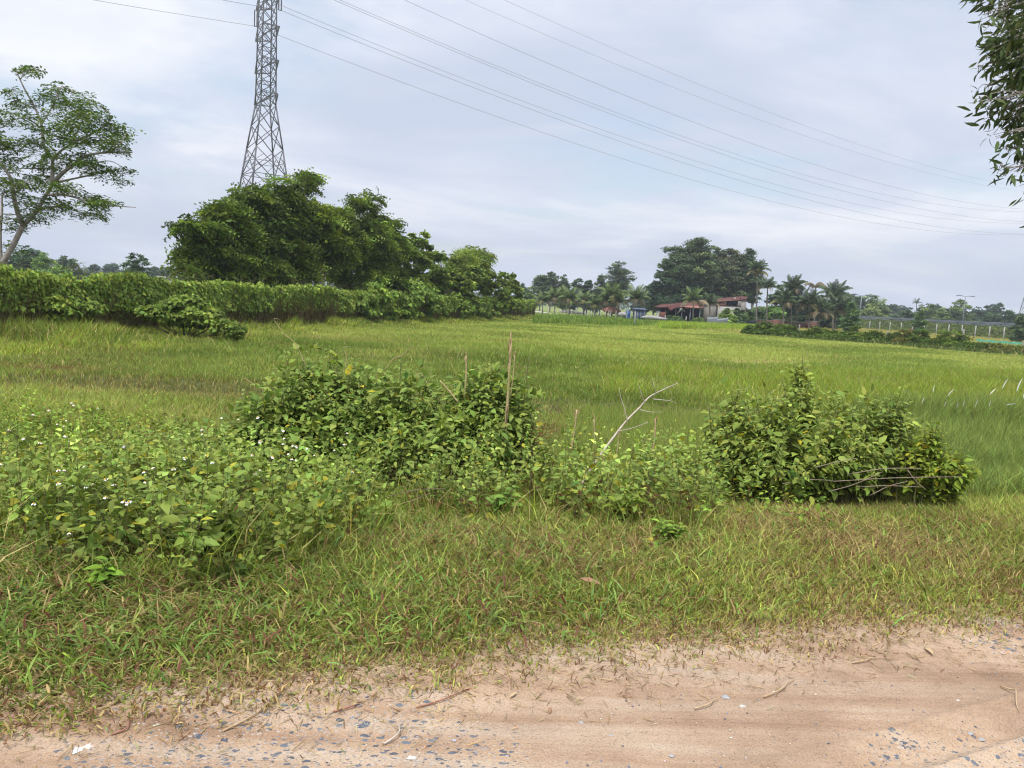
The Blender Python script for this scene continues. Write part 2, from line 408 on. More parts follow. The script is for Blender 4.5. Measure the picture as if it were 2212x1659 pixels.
xs = np.sinh(np.linspace(-1, 1, 301) * 7.2); xs = xs / xs[-1] * 1500
ys = np.concatenate([np.linspace(-30, 0, 16)[:-1], np.linspace(0, 20, 201), 20 * np.exp(np.linspace(0, math.log(75), 90))[1:]])
def gzroad(X, Y):
    return gz(X, Y) - .05 * (1 - sst(-.35, .12, Y - edgeY(X)))
V, Fq = grid(xs, ys, gzroad)
cx = field_color(V[:, 0], V[:, 1]); t = V[:, 1] - edgeY(V[:, 0])
soil = np.array((.33, .235, .16)); mossy = np.array((.13, .12, .055)); dk = np.array((.10, .10, .04))
w1 = sst(.25, .9, t)[:, None]; w2 = sst(4, 9, t)[:, None]; w3 = sst(40, 75, t)[:, None]
gc = soil * (1 - w1) + mossy * w1; gc = gc * (1 - w2) + dk * w2; gc = gc * (1 - w3) + cx * w3
tag(obj('ground', V, Fq, M['ground'], col=gc, smooth=True), kind='structure')

def road_z(X, Y):
    t = Y - edgeY(X); z = .010 * (fbm(X, Y, .7, 31) - .5) + .005 * (fbm(X, Y, .12, 32) - .5) + .004 * (vn(X, Y, .05, 33) - .5)
    u = Y - edgeY(X) - .12 * (X - 2)          # ruts run a little askew of the edge
    w = sst(.3, 2.2, X)
    for c, a, s in ((-.62, -.045, .06), (-.74, .034, .03), (-.95, -.04, .05), (-1.06, .034, .025), (-.47, .022, .03), (-1.3, -.035, .06), (-1.4, .026, .025), (-1.7, -.03, .06)):
        z = z + w * a * np.exp(-((u - c + .05 * np.sin(X * 1.3)) / s) ** 2)
    return z + .03 * (1 - sst(-.5, .0, t)) - .012
xr = np.concatenate([-np.geomspace(60, 5.6, 30), np.linspace(-5.5, 8, 420), np.geomspace(8.1, 60, 30)])
tr = np.concatenate([np.linspace(-6.5, -2.0, 25)[:-1], np.linspace(-2.0, 1.0, 130)])
X, T = np.meshgrid(xr, tr); Y = T + edgeY(X); Z = road_z(X, Y)
wz = sst(-.1, .3, T); Z = Z * (1 - wz) + (gz(X, Y) + .030 - .055 * sst(.8, 1.0, T) + .010 * (fbm(X, Y, .1, 34) - .5)) * wz
nx, ny = len(xr), len(tr); i = np.arange(nx - 1)[None] + np.arange(ny - 1)[:, None] * nx
tag(obj('dirt_road', np.stack([X, Y, Z], -1).reshape(-1, 3), [np.stack([i, i + 1, i + 1 + nx, i + nx], -1).reshape(-1, 4)], M['road'], smooth=True), kind='structure')

# ------------------------------------------------------------------ grass
def blades(P, L, W, lean, col, az=None, curl=.8):
    n = len(P); L = np.broadcast_to(L, (n,)); W = np.broadcast_to(W, (n,)); lean = np.broadcast_to(lean, (n,))
    if az is None: az = rng.uniform(0, 2 * math.pi, n)
    d = np.stack([np.cos(az), np.sin(az), 0 * az], -1); fa = rng.uniform(0, math.pi, n)
    s = np.stack([np.cos(fa), np.sin(fa), 0 * fa], -1)
    up = np.array([0, 0, 1.])
    l1 = lean[:, None]; l2 = np.minimum(lean + curl * rng.uniform(.2, 1, n), 2.1)[:, None]
    m = P + (L * .5)[:, None] * (up * np.cos(l1) + d * np.sin(l1))
    tp = m + (L * .5)[:, None] * (up * np.cos(l2) + d * np.sin(l2))
    w = W[:, None] * .5
    V = np.stack([P - s * w * .8, P + s * w * .8, m + s * w, m - s * w, tp], 1).reshape(-1, 3)
    o = np.arange(n)[:, None] * 5
    return V, [o + np.array([0, 1, 2, 3]), o + np.array([3, 2, 4])], np.repeat(col, 5, axis=0)

def grass_obj(name, P, L, W, lean, col, label, curl=.8, az=None):
    V, Fs, cc = blades(P, L, W, lean, col, az, curl)
    return tag(obj(name, V, Fs, M['grass'], col=cc), label, 'grass', kind='stuff')

def jitter(col, n, s=.25, hue=.12):
    c = np.broadcast_to(col, (n, 3)) * np.clip(rng.lognormal(0, s, (n, 1)), .4, 1.65); c = c * (1 + rng.normal(0, hue, (n, 3)) * np.array([1, .5, .8]))
    return np.clip(c, .004, .9)

def dry_mix(col, frac, straw=(.42, .33, .18), red=(.17, .085, .055), redp=.3):
    n = len(col); u = rng.uniform(size=n); v = rng.uniform(size=n)
    m = u < frac; c = col.copy()
    k = np.where((v < redp)[:, None], np.array(red), np.array(straw)) * rng.lognormal(0, .25, (n, 1))
    c[m] = k[m]; return c

# verge: short tangled grass from the road edge to the weeds
n = 620000
u = rng.uniform(size=n); x = rng.uniform(-5.6, 8.0, n); t = .02 + 4.6 * u ** .85; y = edgeY(x) + t
wob = road_wob(x) * 2.2
d0 = sst(-.05, .5, t + wob + .02)
clump = fbm(x, y, .28, 41); keep = rng.uniform(size=n) < (.09 + .91 * d0) * (.3 + .9 * sst(.3, .6, clump + .35 * d0))
x, y, t, d0 = x[keep], y[keep], t[keep], d0[keep]; n = len(x)
big = fbm(x, y, 1.1, 43); big2 = fbm(x, y, .5, 44)
dL = sst(-.05, 1.3, t + road_wob(x) * 2.2); L = (.028 + .11 * dL) * rng.uniform(.5, 1.5, n) * (.7 + .7 * big)
leftness = 1 - sst(-2.2, .6, x)
L *= 1 + .15 * leftness * d0
P = np.stack([x, y, gz(x, y) - .004 + .026 * (t < .95)], -1)
g1 = np.array((.175, .195, .05)); g2 = np.array((.10, .14, .032)); g3 = np.array((.245, .275, .08))
mixv = sst(.30, .60, big)[:, None]
col = g1 * (1 - mixv) + g3 * mixv; lf = leftness[:, None]; col = col * (1 - lf * .75) + g2 * lf * .75
col = jitter(col, n, .42) * (1 + .5 * (rng.uniform(size=n) < .22))[:, None]
q = gp(1880, 1175); brown = np.exp(-(((x - q.x) / 1.0) ** 2 + ((y - q.y) / .5) ** 2))
q = gp(1250, 1200); brown += .7 * np.exp(-(((x - q.x) / .9) ** 2 + ((y - q.y) / .4) ** 2))
q = gp(250, 1370); brown += .5 * np.exp(-(((x - q.x) / .7) ** 2 + ((y - q.y) / .3) ** 2))
dry = np.clip(.15 + .33 * (1 - d0) + .25 * (1 - dL) + .30 * sst(.45, .7, big2) + .55 * brown + .10 * leftness, 0, .92)
col = dry_mix(col, dry, straw=(.34, .26, .14), red=(.18, .10, .065), redp=.4)
lean = rng.uniform(.15, 1.4, n) * (1 - .25 * d0 * (1 - leftness)) + .25 * leftness + .4 * np.clip(brown, 0, 1)
grass_obj('verge_grass', P, L, .0045 + .004 * rng.uniform(size=n) * (1 + leftness), lean, col, 'short tangled green and dry grass between the dirt road and the weeds', 1.2)

# broader light green blades lying over the verge on the left
n = 60000
x = rng.uniform(-5.2, 4.5, n); t = rng.uniform(.25, 3.2, n); y = edgeY(x) + t
keep = rng.uniform(size=n) < (1.0 - sst(-1.5, 1.8, x) * .85) * sst(.2, .8, t); x, y = x[keep], y[keep]; n = len(x)
grass_obj('broad_grass', np.stack([x, y, gz(x, y) + rng.uniform(.0, .10, n)], -1), rng.uniform(.05, .13, n), rng.uniform(.007, .013, n), rng.uniform(.5, 1.6, n),
          dry_mix(jitter((.145, .21, .06), n, .35), .2, straw=(.28, .2, .11), red=(.14, .06, .05), redp=.6), 'broad bladed pale green grass creeping over the left of the verge', .9)

# the field
def in_field(n, y0, y1, p=1.0, spread=.74, side=2.0):
    # sample so that the density falls with distance
    a = 1 - p; u = rng.uniform(size=n)
    y = (y0 ** a + u * (y1 ** a - y0 ** a)) ** (1 / a) if abs(a) > 1e-6 else y0 * (y1 / y0) ** u
    x = rng.uniform(-1, 1, n) * (spread * y + side)
    return x, y
def right_of_wall(x, y, m=0.0):
    d = (WB1 - WB0); nx_, ny_ = d.y, -d.x; L = math.hypot(nx_, ny_)
    return ((x - WB0.x) * nx_ + (y - WB0.y) * ny_) / L > m
def wall_dist(x, y):
    d = (WB1 - WB0); nx_, ny_ = d.y, -d.x; L = math.hypot(nx_, ny_)
    return ((x - WB0.x) * nx_ + (y - WB0.y) * ny_) / L

n = 620000
x, y = in_field(n, 6.6, 30, .9)
k = (y - edgeY(x) > 3.6) & right_of_wall(x, y); x, y = x[k], y[k]; n = len(x)
nb = fbm(x, y, 1.3, 51); nb2 = fbm(x, y, .45, 52)
L = (.13 + .07 * nb) * rng.uniform(.6, 1.35, n) * (1 + .6 * sst(.55, .75, nb))
col = jitter(field_color(x, y) * 1.02, n, .32)
dark = sst(.5, .75, nb2)[:, None] * .35; col = col * (1 - dark) + np.array((.07, .115, .03)) * dark
ridge = np.exp(-((y - 15.3 - .05 * x) / .35) ** 2)
col = dry_mix(col, np.clip(.05 + .14 * sst(.55, .75, fbm(x, y, 2.5, 53)) + .22 * ridge, 0, .6), redp=.25)
q = gp(130, 800); sp = np.exp(-(((x - q.x) / .8) ** 2 + ((y - q.y) / .5) ** 2)); col = dry_mix(col, .85 * sp, straw=(.30, .20, .12), redp=.5); L = L * (1 - .5 * sp)
grass_obj('near_field_grass', np.stack([x, y, gz(x, y) - .01], -1), L, np.maximum(.005, y * .0006) * rng.uniform(.7, 1.5, n), rng.uniform(.05, .7, n), col,
          'short green field grass in the nearer half of the open field', .9)

n = 520000
x, y = in_field(n, 28, 150, 1.25)
k = right_of_wall(x, y); x, y = x[k], y[k]; n = len(x)
nb = fbm(x, y, 3, 54)
L = (.17 + .10 * nb) * rng.uniform(.6, 1.4, n) * (1 - .35 * sst(35, 55, y))
gold = sst(76, 84, y) * sst(.18, .26, x / y); L *= 1 + 1.6 * gold
col = jitter(field_color(x, y) * 1.2, n, .11, .05)
col = dry_mix(col, .035 + .12 * gold, redp=.05)
# pale dry strips
for (pa, pb, wy) in (((1350, 784), (1730, 786), .7), ((940, 771), (1180, 776), .5)):
    a, b = gp(*pa), gp(*pb); s = np.clip(((x - a.x) * (b.x - a.x)) / (b.x - a.x) ** 2, 0, 1); yy = a.y + s * (b.y - a.y)
    m = (x > a.x) & (x < b.x); w = np.exp(-((y - yy) / wy) ** 2) * m; col = dry_mix(col, .8 * w, straw=(.48, .40, .22), redp=.05); L = L * (1 - .6 * w)
grass_obj('far_field_grass', np.stack([x, y, gz(x, y) - .01], -1), L, y * .0010 * rng.uniform(.7, 1.5, n), rng.uniform(.05, .7, n), col,
          'yellowish green grass across the far half of the open field', .8)

def region(n, pts, zfun=None):
    """sample n ground points inside a ground polygon given by its seen corners"""
    q = np.array([(gp(*p).x, gp(*p).y) for p in pts]); lo, hi = q.min(0), q.max(0)
    out = []; c = 0
    while c < n:
        p = rng.uniform(lo, hi, (n, 2)); ins = np.zeros(n, bool); j = len(q) - 1
        for i in range(len(q)):
            a, b = q[i], q[j]
            cond = ((a[1] > p[:, 1]) != (b[1] > p[:, 1])) & (p[:, 0] < (b[0] - a[0]) * (p[:, 1] - a[1]) / (b[1] - a[1] + 1e-12) + a[0])
            ins ^= cond; j = i
        out.append(p[ins]); c += ins.sum()
        if len(out) > 60: break
    p = np.concatenate(out)[:n]; return p[:, 0], p[:, 1]

# tall upright grass: sunken plot behind the weeds, and the thick stand on the right
x, y = region(52000, [(1180, 1100), (1700, 1090), (1650, 930), (1230, 905)]); k = fbm(x, y, .5, 65) + rng.normal(0, .08, len(x)) > .33; x, y = x[k], y[k]; n = len(x)
grass_obj('tall_grass_plot', np.stack([x, y, gz(x, y) - .01], -1), rng.uniform(.28, .5, n), rng.uniform(.004, .007, n), rng.uniform(.02, .45, n), dry_mix(jitter((.20, .25, .07), n, .4), .1, redp=.1),
          'dense upright bright green grass in the low plot behind the dead branch', .5)
x, y = region(80000, [(1850, 1100), (2600, 1110), (2600, 890), (1840, 890)]); n = len(x)
hh = fbm(x, y, .9, 61)
grass_obj('thick_grass', np.stack([x, y, gz(x, y) - .01], -1), rng.uniform(.3, .62, n) * (.6 + .8 * hh), rng.uniform(.006, .011, n), rng.uniform(.03, .6, n), jitter((.185, .23, .075), n, .4),
          'tall dark green grass stand right of the right bush', .8)
x, y = region(70000, [(1300, 880), (2500, 930), (2500, 815), (1300, 800)]); n = len(x)
hh = fbm(x, y, 1.2, 62); k = hh + rng.normal(0, .05, n) > .42; x, y, hh = x[k], y[k], hh[k]; n = len(x)
grass_obj('yellow_tufts', np.stack([x, y, gz(x, y) - .01], -1), rng.uniform(.25, .5, n) * (.4 + 1.1 * hh), rng.uniform(.007, .013, n), rng.uniform(.05, .75, n), dry_mix(jitter((.21, .27, .05), n, .25), .12, redp=.1),
          'taller yellow green grass clumps on the right of the field behind the bushes', .9)
# rank grass at the foot of the wall
n = 120000; tt = -.12 + 1.14 * rng.uniform(0, 1, n) ** 1.5; wd = np.abs(rng.normal(0, 1.2, n)) + .2
dxy = (WB1 - WB0); nrm = Vector((dxy.y, -dxy.x, 0)).normalized()
left = 1 - sst(-.05, .42, tt); wd = wd * (1 + 1.7 * left)
x = WB0.x + dxy.x * tt + nrm.x * wd; y = WB0.y + dxy.y * tt + nrm.y * wd
hh = fbm(x, y, 1.6, 63); L = (.2 + .42 * sst(.25, .75, hh)) * (1 + .15 * left) * np.clip(1.35 - wd / (2.6 + 3.2 * left), .2, 1.2) * rng.uniform(.6, 1.2, n)
h2 = sst(.35, .65, fbm(x, y, .9, 64))[:, None]; cc = np.array((.27, .32, .07)) * h2 + np.array((.16, .21, .05)) * (1 - h2)
grass_obj('rank_grass', np.stack([x, y, gz(x, y) - .01], -1), L, y * .0009 * rng.uniform(.6, 1.5, n), rng.uniform(.02, .55, n), dry_mix(jitter(cc, n, .35), .14, redp=.3),
          'tall rank grass growing along the foot of the vine covered wall', .9)
# bright strip and golden stand at the far right
x, y = region(26000, [(1420, 711), (1720, 722), (1640, 708), (1425, 702)]); n = len(x)
grass_obj('bright_rice_strip', np.stack([x, y, gz(x, y) - .01], -1), rng.uniform(.5, .8, n), rng.uniform(.06, .11, n), rng.uniform(.05, .5, n), jitter((.24, .31, .06), n, .22),
          'bright yellow green strip of tall grass in front of the farmhouse', .6)
x, y = region(30000, [(1560, 705), (2230, 752), (2230, 728), (1840, 708), (1600, 698)]); n = len(x)
grass_obj('golden_grass', np.stack([x, y, gz(x, y) - .01], -1), rng.uniform(.35, .6, n), rng.uniform(.06, .12, n), rng.uniform(.05, .6, n), jitter((.30, .265, .11), n, .2),
          'golden ripe grass beyond the scrubby bank on the right', .6)
x, y = region(16000, [(1150, 700), (1480, 706), (1480, 690), (1150, 684)]); n = len(x)
grass_obj('bank_grass', np.stack([x, y, gz(x, y) - .01], -1), rng.uniform(.3, .8, n), rng.uniform(.07, .13, n), rng.uniform(.05, .7, n), jitter((.14, .20, .05), n, .25),
          'rough green grass at the far end of the field by the white post', .6)

# ------------------------------------------------------------------ woody plants
def limb(mb, pts, r0, r1, n=8, k=6):
    p = smooth_line(pts, n); mb.tube(p, np.linspace(r0, r1, len(p)), k)

def puff_points(puffs, n, sub=14, spread=.33, up=.15, r=rng, inner=.55):
    """leaf bunch positions: puffs -> smaller clumps near their surface -> points; returns points and outward directions"""
    puffs = np.array(puffs, float); c = puffs[:, :3]; rad = puffs[:, 3:6]
    w = (rad.prod(1)) ** (2 / 3); w /= w.sum()
    nc = max(len(puffs) * sub, 4)
    pi = r.choice(len(puffs), nc, p=w); d = sph(nc, r); d[:, 2] = np.where(r.uniform(size=nc) < up, np.abs(d[:, 2]), d[:, 2])
    rr = inner + (1.02 - inner) * r.uniform(size=(nc, 1)) ** .5; rr = rr + (r.uniform(size=(nc, 1)) < .13) * r.uniform(.05, .3, (nc, 1))
    cc = c[pi] + d * rad[pi] * rr; cs = rad[pi].mean(1, keepdims=True) * spread * r.uniform(.6, 1.3, (nc, 1))
    ci = r.integers(0, nc, n)
    off = r.normal(size=(n, 3)) * np.array([1, 1, .45]) * .62
    P = cc[ci] + off * cs[ci]
    return P, unit(unit(P - c[pi[ci]]) + .5 * unit(off)), ci, nc

def crown_mesh(name, parent, puffs, n, tmpl, size, col, sub=14, spread=.33, up=.15, inner=.55, var=.22, upn=.8, mat='leaf', droop=.25, tone=.18, ros=0):
    if ros:
        P0, D0, c0, nc = puff_points(puffs, n, sub, spread, up, inner=inner); P0, D0, ci = [np.repeat(q, ros, axis=0) for q in (P0, D0, c0)]; m = len(P0)
        az = np.tile(np.arange(ros) * 2 * math.pi / ros, n) + np.repeat(rng.uniform(0, 6, n), ros) + rng.normal(0, .25, m); A = np.stack([np.cos(az), np.sin(az), rng.uniform(-.45, .55, m)], -1)
        D = A + D0 * np.array([.75, .75, .25]); P = P0 + rng.normal(0, .06, (m, 3)); U = np.array([0, 0, 1.]) + D0 * .55 + rng.normal(0, .42, (m, 3)); n = m
        V, Fs = scatter(*tmpl, P, frames(D, U), size * rng.uniform(.6, 1.25, n))
        tc = rng.normal(0, tone, (nc, 1)); c = jitter(col, n, var, .08) * np.exp(np.clip(tc[ci], -.6, .45)); hi = (rng.uniform(size=n) < .22)[:, None]; c = np.where(hi, c * np.array((1.5, 1.35, 1.1)), c)
        return obj(name, V, Fs, M[mat], parent, np.repeat(np.clip(c, .004, .8), len(tmpl[0]), axis=0))
    P, D, ci, nc = puff_points(puffs, n, sub, spread, up, inner=inner)
    Dn = D.copy(); D = D + rng.normal(size=D.shape) * .55; D[:, 2] = D[:, 2] * .5 - droop
    U = rng.normal(size=D.shape) * .5 + Dn * .75 + np.array([0, 0, upn * .75])
    V, Fs = scatter(*tmpl, P, frames(D, U), size * rng.uniform(.65, 1.3, n))
    tc = rng.normal(0, tone, (nc, 1))       # each clump has its own leaf tone, young or old
    c = jitter(col, n, var, .08) * np.exp(np.clip(tc[ci], -.6, .45))
    yl = sst(.6, 1.6, tc[ci] / max(tone, 1e-3)) * .35; c = c * (1 - yl) + c * np.array((1.5, 1.15, .8)) * yl
    return obj(name, V, Fs, M[mat], parent, np.repeat(np.clip(c, .004, .8), len(tmpl[0]), axis=0))

def rtree(name, label, px, ytop, hw, Y, col, group=None, kind='round', n=None, leaf=None, bark='bark', ybase=None, cat='tree', foot=None, airy=1.0):
    """a background tree standing at depth Y; px, ytop and hw say how large it is seen"""
    top = at(px, ytop, Y); sc_ = Y / FPX; r = hw * sc_
    z0 = FIELD if foot is None else foot
    b = Vector((top.x, Y, z0)); h = top.z - z0
    t = thing(name, label, cat, b, group)
    n = n or int(np.clip(900 + 5.0 * (hw * (ytop and h / sc_)) , 1200, 16000)); leaf = leaf or sc_ * 3.4
    mb = MB(); puffs = []
    th = {'round': .12, 'tall': .30, 'shrub': .0, 'cone': .2}[kind] * h
    m = {'round': 10, 'tall': 14, 'shrub': 7, 'cone': 8}[kind]
    for i in range(m):
        f = (i + .5) / m
        if kind == 'cone': rr = r * (1.05 - .75 * f)
        elif kind == 'tall': rr = r * (.6 + .6 * math.sin(math.pi * min(f * .9 + .12, 1)))
        else: rr = r * (.65 + .5 * math.sin(math.pi * (f * .8 + .15)))
        pr = rr * .62; a = i * 2.4 + int(px) % 7; off = (rr - pr) * (1.1 if i < m - 1 else .25)
        z = z0 + th + (h - th) * (.08 + .87 * f); pz = min(pr * .9, (h - th) * .24)
        z = min(z, z0 + h - pz * .9)
        p = (b.x + off * math.cos(a), b.y + off * math.sin(a), z, pr, pr, pz); puffs.append(p)
        limb(mb, [(b.x, b.y, z0 + h * .05 * 0 + (z - z0) * .35), (b.x + off * .3 * math.cos(a), b.y + off * .3 * math.sin(a), z0 + (z - z0) * .7), p[:3]], h * .012, h * .004, 5, 5)
    limb(mb, [(b.x, b.y, z0 - .1), (b.x + r * .05, b.y, z0 + h * .3), (b.x - r * .05, b.y, z0 + h * .6), (b.x, b.y, z0 + h * .88)], h * .022, h * .005, 8, 6)
    mb.build('trunk', M[bark], t, True)
    crown_mesh('crown', t, puffs, int(n * airy * 1.7), RHOMB, leaf * 1.15, np.array(col) * 1.5, sub=9, spread=.40, var=.25, tone=.3, mat='far')
    return t

G_DARK = (.045, .075, .030); G_MID = (.07, .11, .035); G_LIGHT = (.12, .17, .045); G_OLIVE = (.085, .105, .04); G_GREY = (.06, .085, .045)

# ---- big trees behind the wall
def c5(x, y): return 329 + x * .3968, 356.6 + y * .3968
def walldepth(px):
    # depth of the wall line along that direction
    best = None
    for t in np.linspace(-.3, 1.1, 141):
        p = WB0 + (WB1 - WB0) * float(t); q = proj(p)
        if best is None or abs(q[0] - px) < best[0]: best = (abs(q[0] - px), p.y)
    return best[1]
def cluster_tree(name, label, cpuffs, back, n, tmpl, size, col, trunks, group, seedtone=.32, spread=.21, sub=20, dz=.75):
    puffs = []; zs = []
    for (x, y, rx, ry) in cpuffs:
        px, py = c5(x, y); Y = walldepth(min(px, 1125)) + back; s = Y / FPX * .3968; p = at(px, py, Y)
        dep = rx * s * dz
        puffs.append((p.x, p.y + rng.uniform(-.4, .4) * dep, p.z, rx * s, dep, ry * s))
    pf = np.array(puffs); bx, by = pf[:, 0].mean(), pf[:, 1].mean()
    if trunks:
        q = c5(*trunks[0]); Y = walldepth(min(q[0], 1125)) + back; bx = at(q[0], q[1], Y).x; by = Y
    t = thing(name, label, 'tree', (bx, by, FIELD), group)
    mb = MB()
    limb(mb, [(bx, by, FIELD - .1), (bx + .2, by, FIELD + 1.6), (bx - .1, by, FIELD + 3.0)], .22, .16, 6, 7)
    for i, p in enumerate(puffs):
        s = rng.uniform(.6, 2.4)
        limb(mb, [(bx, by, FIELD + s), ((bx * .6 + p[0] * .4), (by * .6 + p[1] * .4), FIELD + s + (p[2] - FIELD - s) * .35), (p[0], p[1], p[2] + p[5] * .5)], .10, .025, 7, 5)
    mb.build('trunk', M['bark'], t, True)
    crown_mesh('crown', t, puffs, n, tmpl, size, col, sub=sub, spread=spread, up=.5, droop=.3, tone=seedtone, inner=.5, ros=6 if tmpl is PINN2 else 0)
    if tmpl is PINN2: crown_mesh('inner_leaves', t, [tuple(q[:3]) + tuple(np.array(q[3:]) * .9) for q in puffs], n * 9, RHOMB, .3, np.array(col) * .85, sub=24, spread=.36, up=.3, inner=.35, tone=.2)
    return t
gT = 'trees standing behind the vine covered wall'
GB = (.108, .152, .062)
PINN2 = pinnate(4, .46, .15, .5)
cluster_tree('tree', 'spreading dark tree at the left end of the clump, its low branches over the wall', [(215, 345, 55, 24), (290, 350, 90, 44), (240, 440, 50, 28), (220, 540, 70, 32), (175, 585, 50, 22), (340, 600, 120, 44), (300, 480, 110, 70), (420, 270, 90, 60), (350, 260, 40, 28), (430, 400, 110, 110), (430, 560, 140, 90)], 4.0, 560, PINN2, .66, GB, [(460, 600)], gT)
cluster_tree('tree', 'tallest tree of the clump, rising in front of the foot of the pylon', [(560, 190, 80, 60), (540, 140, 40, 36), (600, 300, 130, 90), (570, 450, 150, 120), (570, 590, 150, 80), (700, 130, 38, 50), (715, 200, 70, 65), (690, 350, 110, 90), (720, 560, 130, 100), (835, 80, 46, 24), (812, 120, 40, 26), (800, 165, 30, 34), (790, 215, 36, 36)], 5.0, 760, PINN2, .66, GB, [(640, 600)], gT)
cluster_tree('tree', 'middle tree of the clump with arching layered branches above a dark hollow', [(860, 270, 110, 60), (930, 310, 90, 55), (850, 410, 130, 90), (800, 560, 90, 70), (1000, 300, 70, 40), (960, 470, 110, 70), (780, 500, 80, 80)], 3.6, 640, PINN2, .66, (.14, .182, .068), [(900, 600)], gT)
cluster_tree('tree', 'tree with two feathery leading shoots standing above the right half of the clump', [(1040, 255, 42, 26), (1100, 195, 28, 22), (1130, 230, 30, 24), (1195, 190, 30, 34), (1170, 255, 42, 36), (1215, 310, 56, 44), (1290, 355, 40, 34), (1150, 390, 130, 90), (1050, 420, 100, 90), (1200, 500, 120, 100), (1110, 600, 150, 70), (1280, 440, 75, 70), (1270, 600, 90, 90)], 3.5, 820, PINN2, .66, (.125, .172, .065), [(1130, 620)], gT)
cluster_tree('tree', 'vine smothered tree column at the right shoulder of the clump', [(1455, 385, 55, 26), (1440, 450, 70, 55), (1400, 530, 90, 90), (1500, 540, 70, 90), (1330, 560, 70, 90), (1390, 660, 110, 80), (1530, 660, 80, 90), (1340, 470, 60, 60), (1310, 680, 90, 80)], 2.2, 19000, RHOMB, .30, (.12, .165, .06), [(1420, 640)], gT)
cluster_tree('tree', 'pale leaved sparse tree crown poking out of the overgrown far end of the wall', [(1740, 480, 60, 22), (1700, 510, 50, 26), (1790, 500, 50, 30), (1640, 530, 50, 26), (1740, 545, 90, 40)], 2.5, 160, PINN2, .7, (.165, .21, .08), [(1720, 640)], gT)
cluster_tree('tree', 'rounded light green overgrown tree beside the pale sparse crown', [(1580, 560, 70, 60), (1560, 500, 40, 40), (1610, 660, 120, 110), (1700, 620, 110, 90), (1650, 740, 120, 70)], 1.8, 17000, RHOMB, .34, (.135, .178, .064), [(1620, 700)], gT)
cluster_tree('tree', 'last low tree of the clump, sloping down towards the open field', [(1800, 600, 70, 50), (1820, 700, 120, 90), (1925, 620, 50, 44), (1950, 700, 60, 70), (1990, 750, 40, 40), (1890, 770, 90, 60)], 1.4, 17000, RHOMB, .34, (.145, .19, .068), [(1880, 740)], gT)

# vines pouring over the wall in front of the clump
def vine_mass(name, label, cpuffs, front, n, size, col, group, fn=c5):
    puffs = []
    for (x, y, rx, ry) in cpuffs:
        px, py = fn(x, y); Y = walldepth(min(px, 1125)) - front; s = Y / FPX * .3968; p = at(px, py, Y)
        puffs.append((p.x, p.y, p.z, rx * s, min(rx * s, 1.6), ry * s))
    pf = np.array(puffs); t = thing(name, label, 'vine', (pf[0, 0], pf[0, 1], FIELD), group)
    mb = MB()
    for p in puffs:
        for q in range(5):
            a = rng.uniform(-1, 1); limb(mb, [(pf[0, 0], pf[0, 1], FIELD), (p[0] + a * p[3] * .7, p[1], FIELD + .35 * (p[2] - FIELD)), (p[0] + a * p[3] * .4, p[1], p[2] + p[5] * .4)], .03, .012, 6, 4)
    mb.build('stems', M['stem_brown'], t)
    crown_mesh('leaves', t, puffs, n, HEART, size, col, sub=26, spread=.3, up=.2, inner=.5, droop=.75, upn=.35, tone=.2)
gV = 'vine masses hanging over the front of the wall'
vine_mass('vine_mass', 'vines tumbling from the wall under the tree with feathery shoots', [(1120, 760, 120, 60), (1200, 700, 90, 60), (1240, 800, 90, 60)], .3, 9000, .22, (.14, .195, .07), gV)
vine_mass('vine_mass', 'mixed vines and brown stems below the vine smothered tree column', [(1350, 760, 100, 80), (1470, 760, 90, 90), (1400, 690, 100, 60), (1530, 820, 70, 50)], .3, 11000, .24, (.14, .195, .07), gV)
vine_mass('vine_mass', 'vine curtain below the rounded light green tree near the end of the wall', [(1640, 800, 90, 70), (1740, 800, 80, 70), (1830, 800, 60, 50)], .3, 9000, .26, (.15, .2, .075), gV)
def vfull(x, y): return x, y
def vm2(name, label, pf, n, size, col, group=None, cat='vine'):
    puffs = []
    for (px, py, rx, ry, Y) in pf:
        s = Y / FPX; p = at(px, py, Y); puffs.append((p.x, p.y, p.z, rx * s, rx * s * .8, ry * s))
    t = thing(name, label, cat, (puffs[0][0], puffs[0][1], float(gz(puffs[0][0], puffs[0][1]))), group); mb = MB()
    for p in puffs:
        g0 = float(gz(p[0], p[1]))
        for q in range(6):
            a, b = rng.uniform(-1, 1, 2); limb(mb, [(puffs[0][0], puffs[0][1], g0), (p[0] + a * p[3] * .5, p[1] + b * p[4] * .5, (p[2] + g0) / 2), (p[0] + a * p[3] * .8, p[1] + b * p[4] * .8, p[2] + p[5] * .3)], .02, .007, 5, 4)
    mb.build('stems', M['stem_brown'], t)
    crown_mesh('leaves', t, puffs, n, HEART, size, col, sub=24, spread=.32, up=.2, inner=.5, droop=.6, upn=.45, tone=.2)
    return t
vm2('vine_mound', 'rounded mound of creeper bulging from the wall below the left tip of the tree clump', [(400, 668, 46, 30, 27), (440, 684, 36, 24, 26.5), (355, 680, 40, 22, 26.5), (470, 705, 26, 14, 26)], 6000, .14, (.145, .195, .07))
vm2('vine_mound', 'low dark tongue of creeper spilling from the mound onto the grass', [(505, 716, 22, 15, 25), (488, 704, 22, 14, 25.2)], 1300, .11, (.12, .16, .06))
vm2('vine_mound', 'small heap of creeper at the foot of the wall by the left edge', [(30, 668, 46, 30, 23.3), (110, 664, 40, 26, 24), (190, 662, 36, 20, 25)], 3000, .13, (.145, .195, .07))

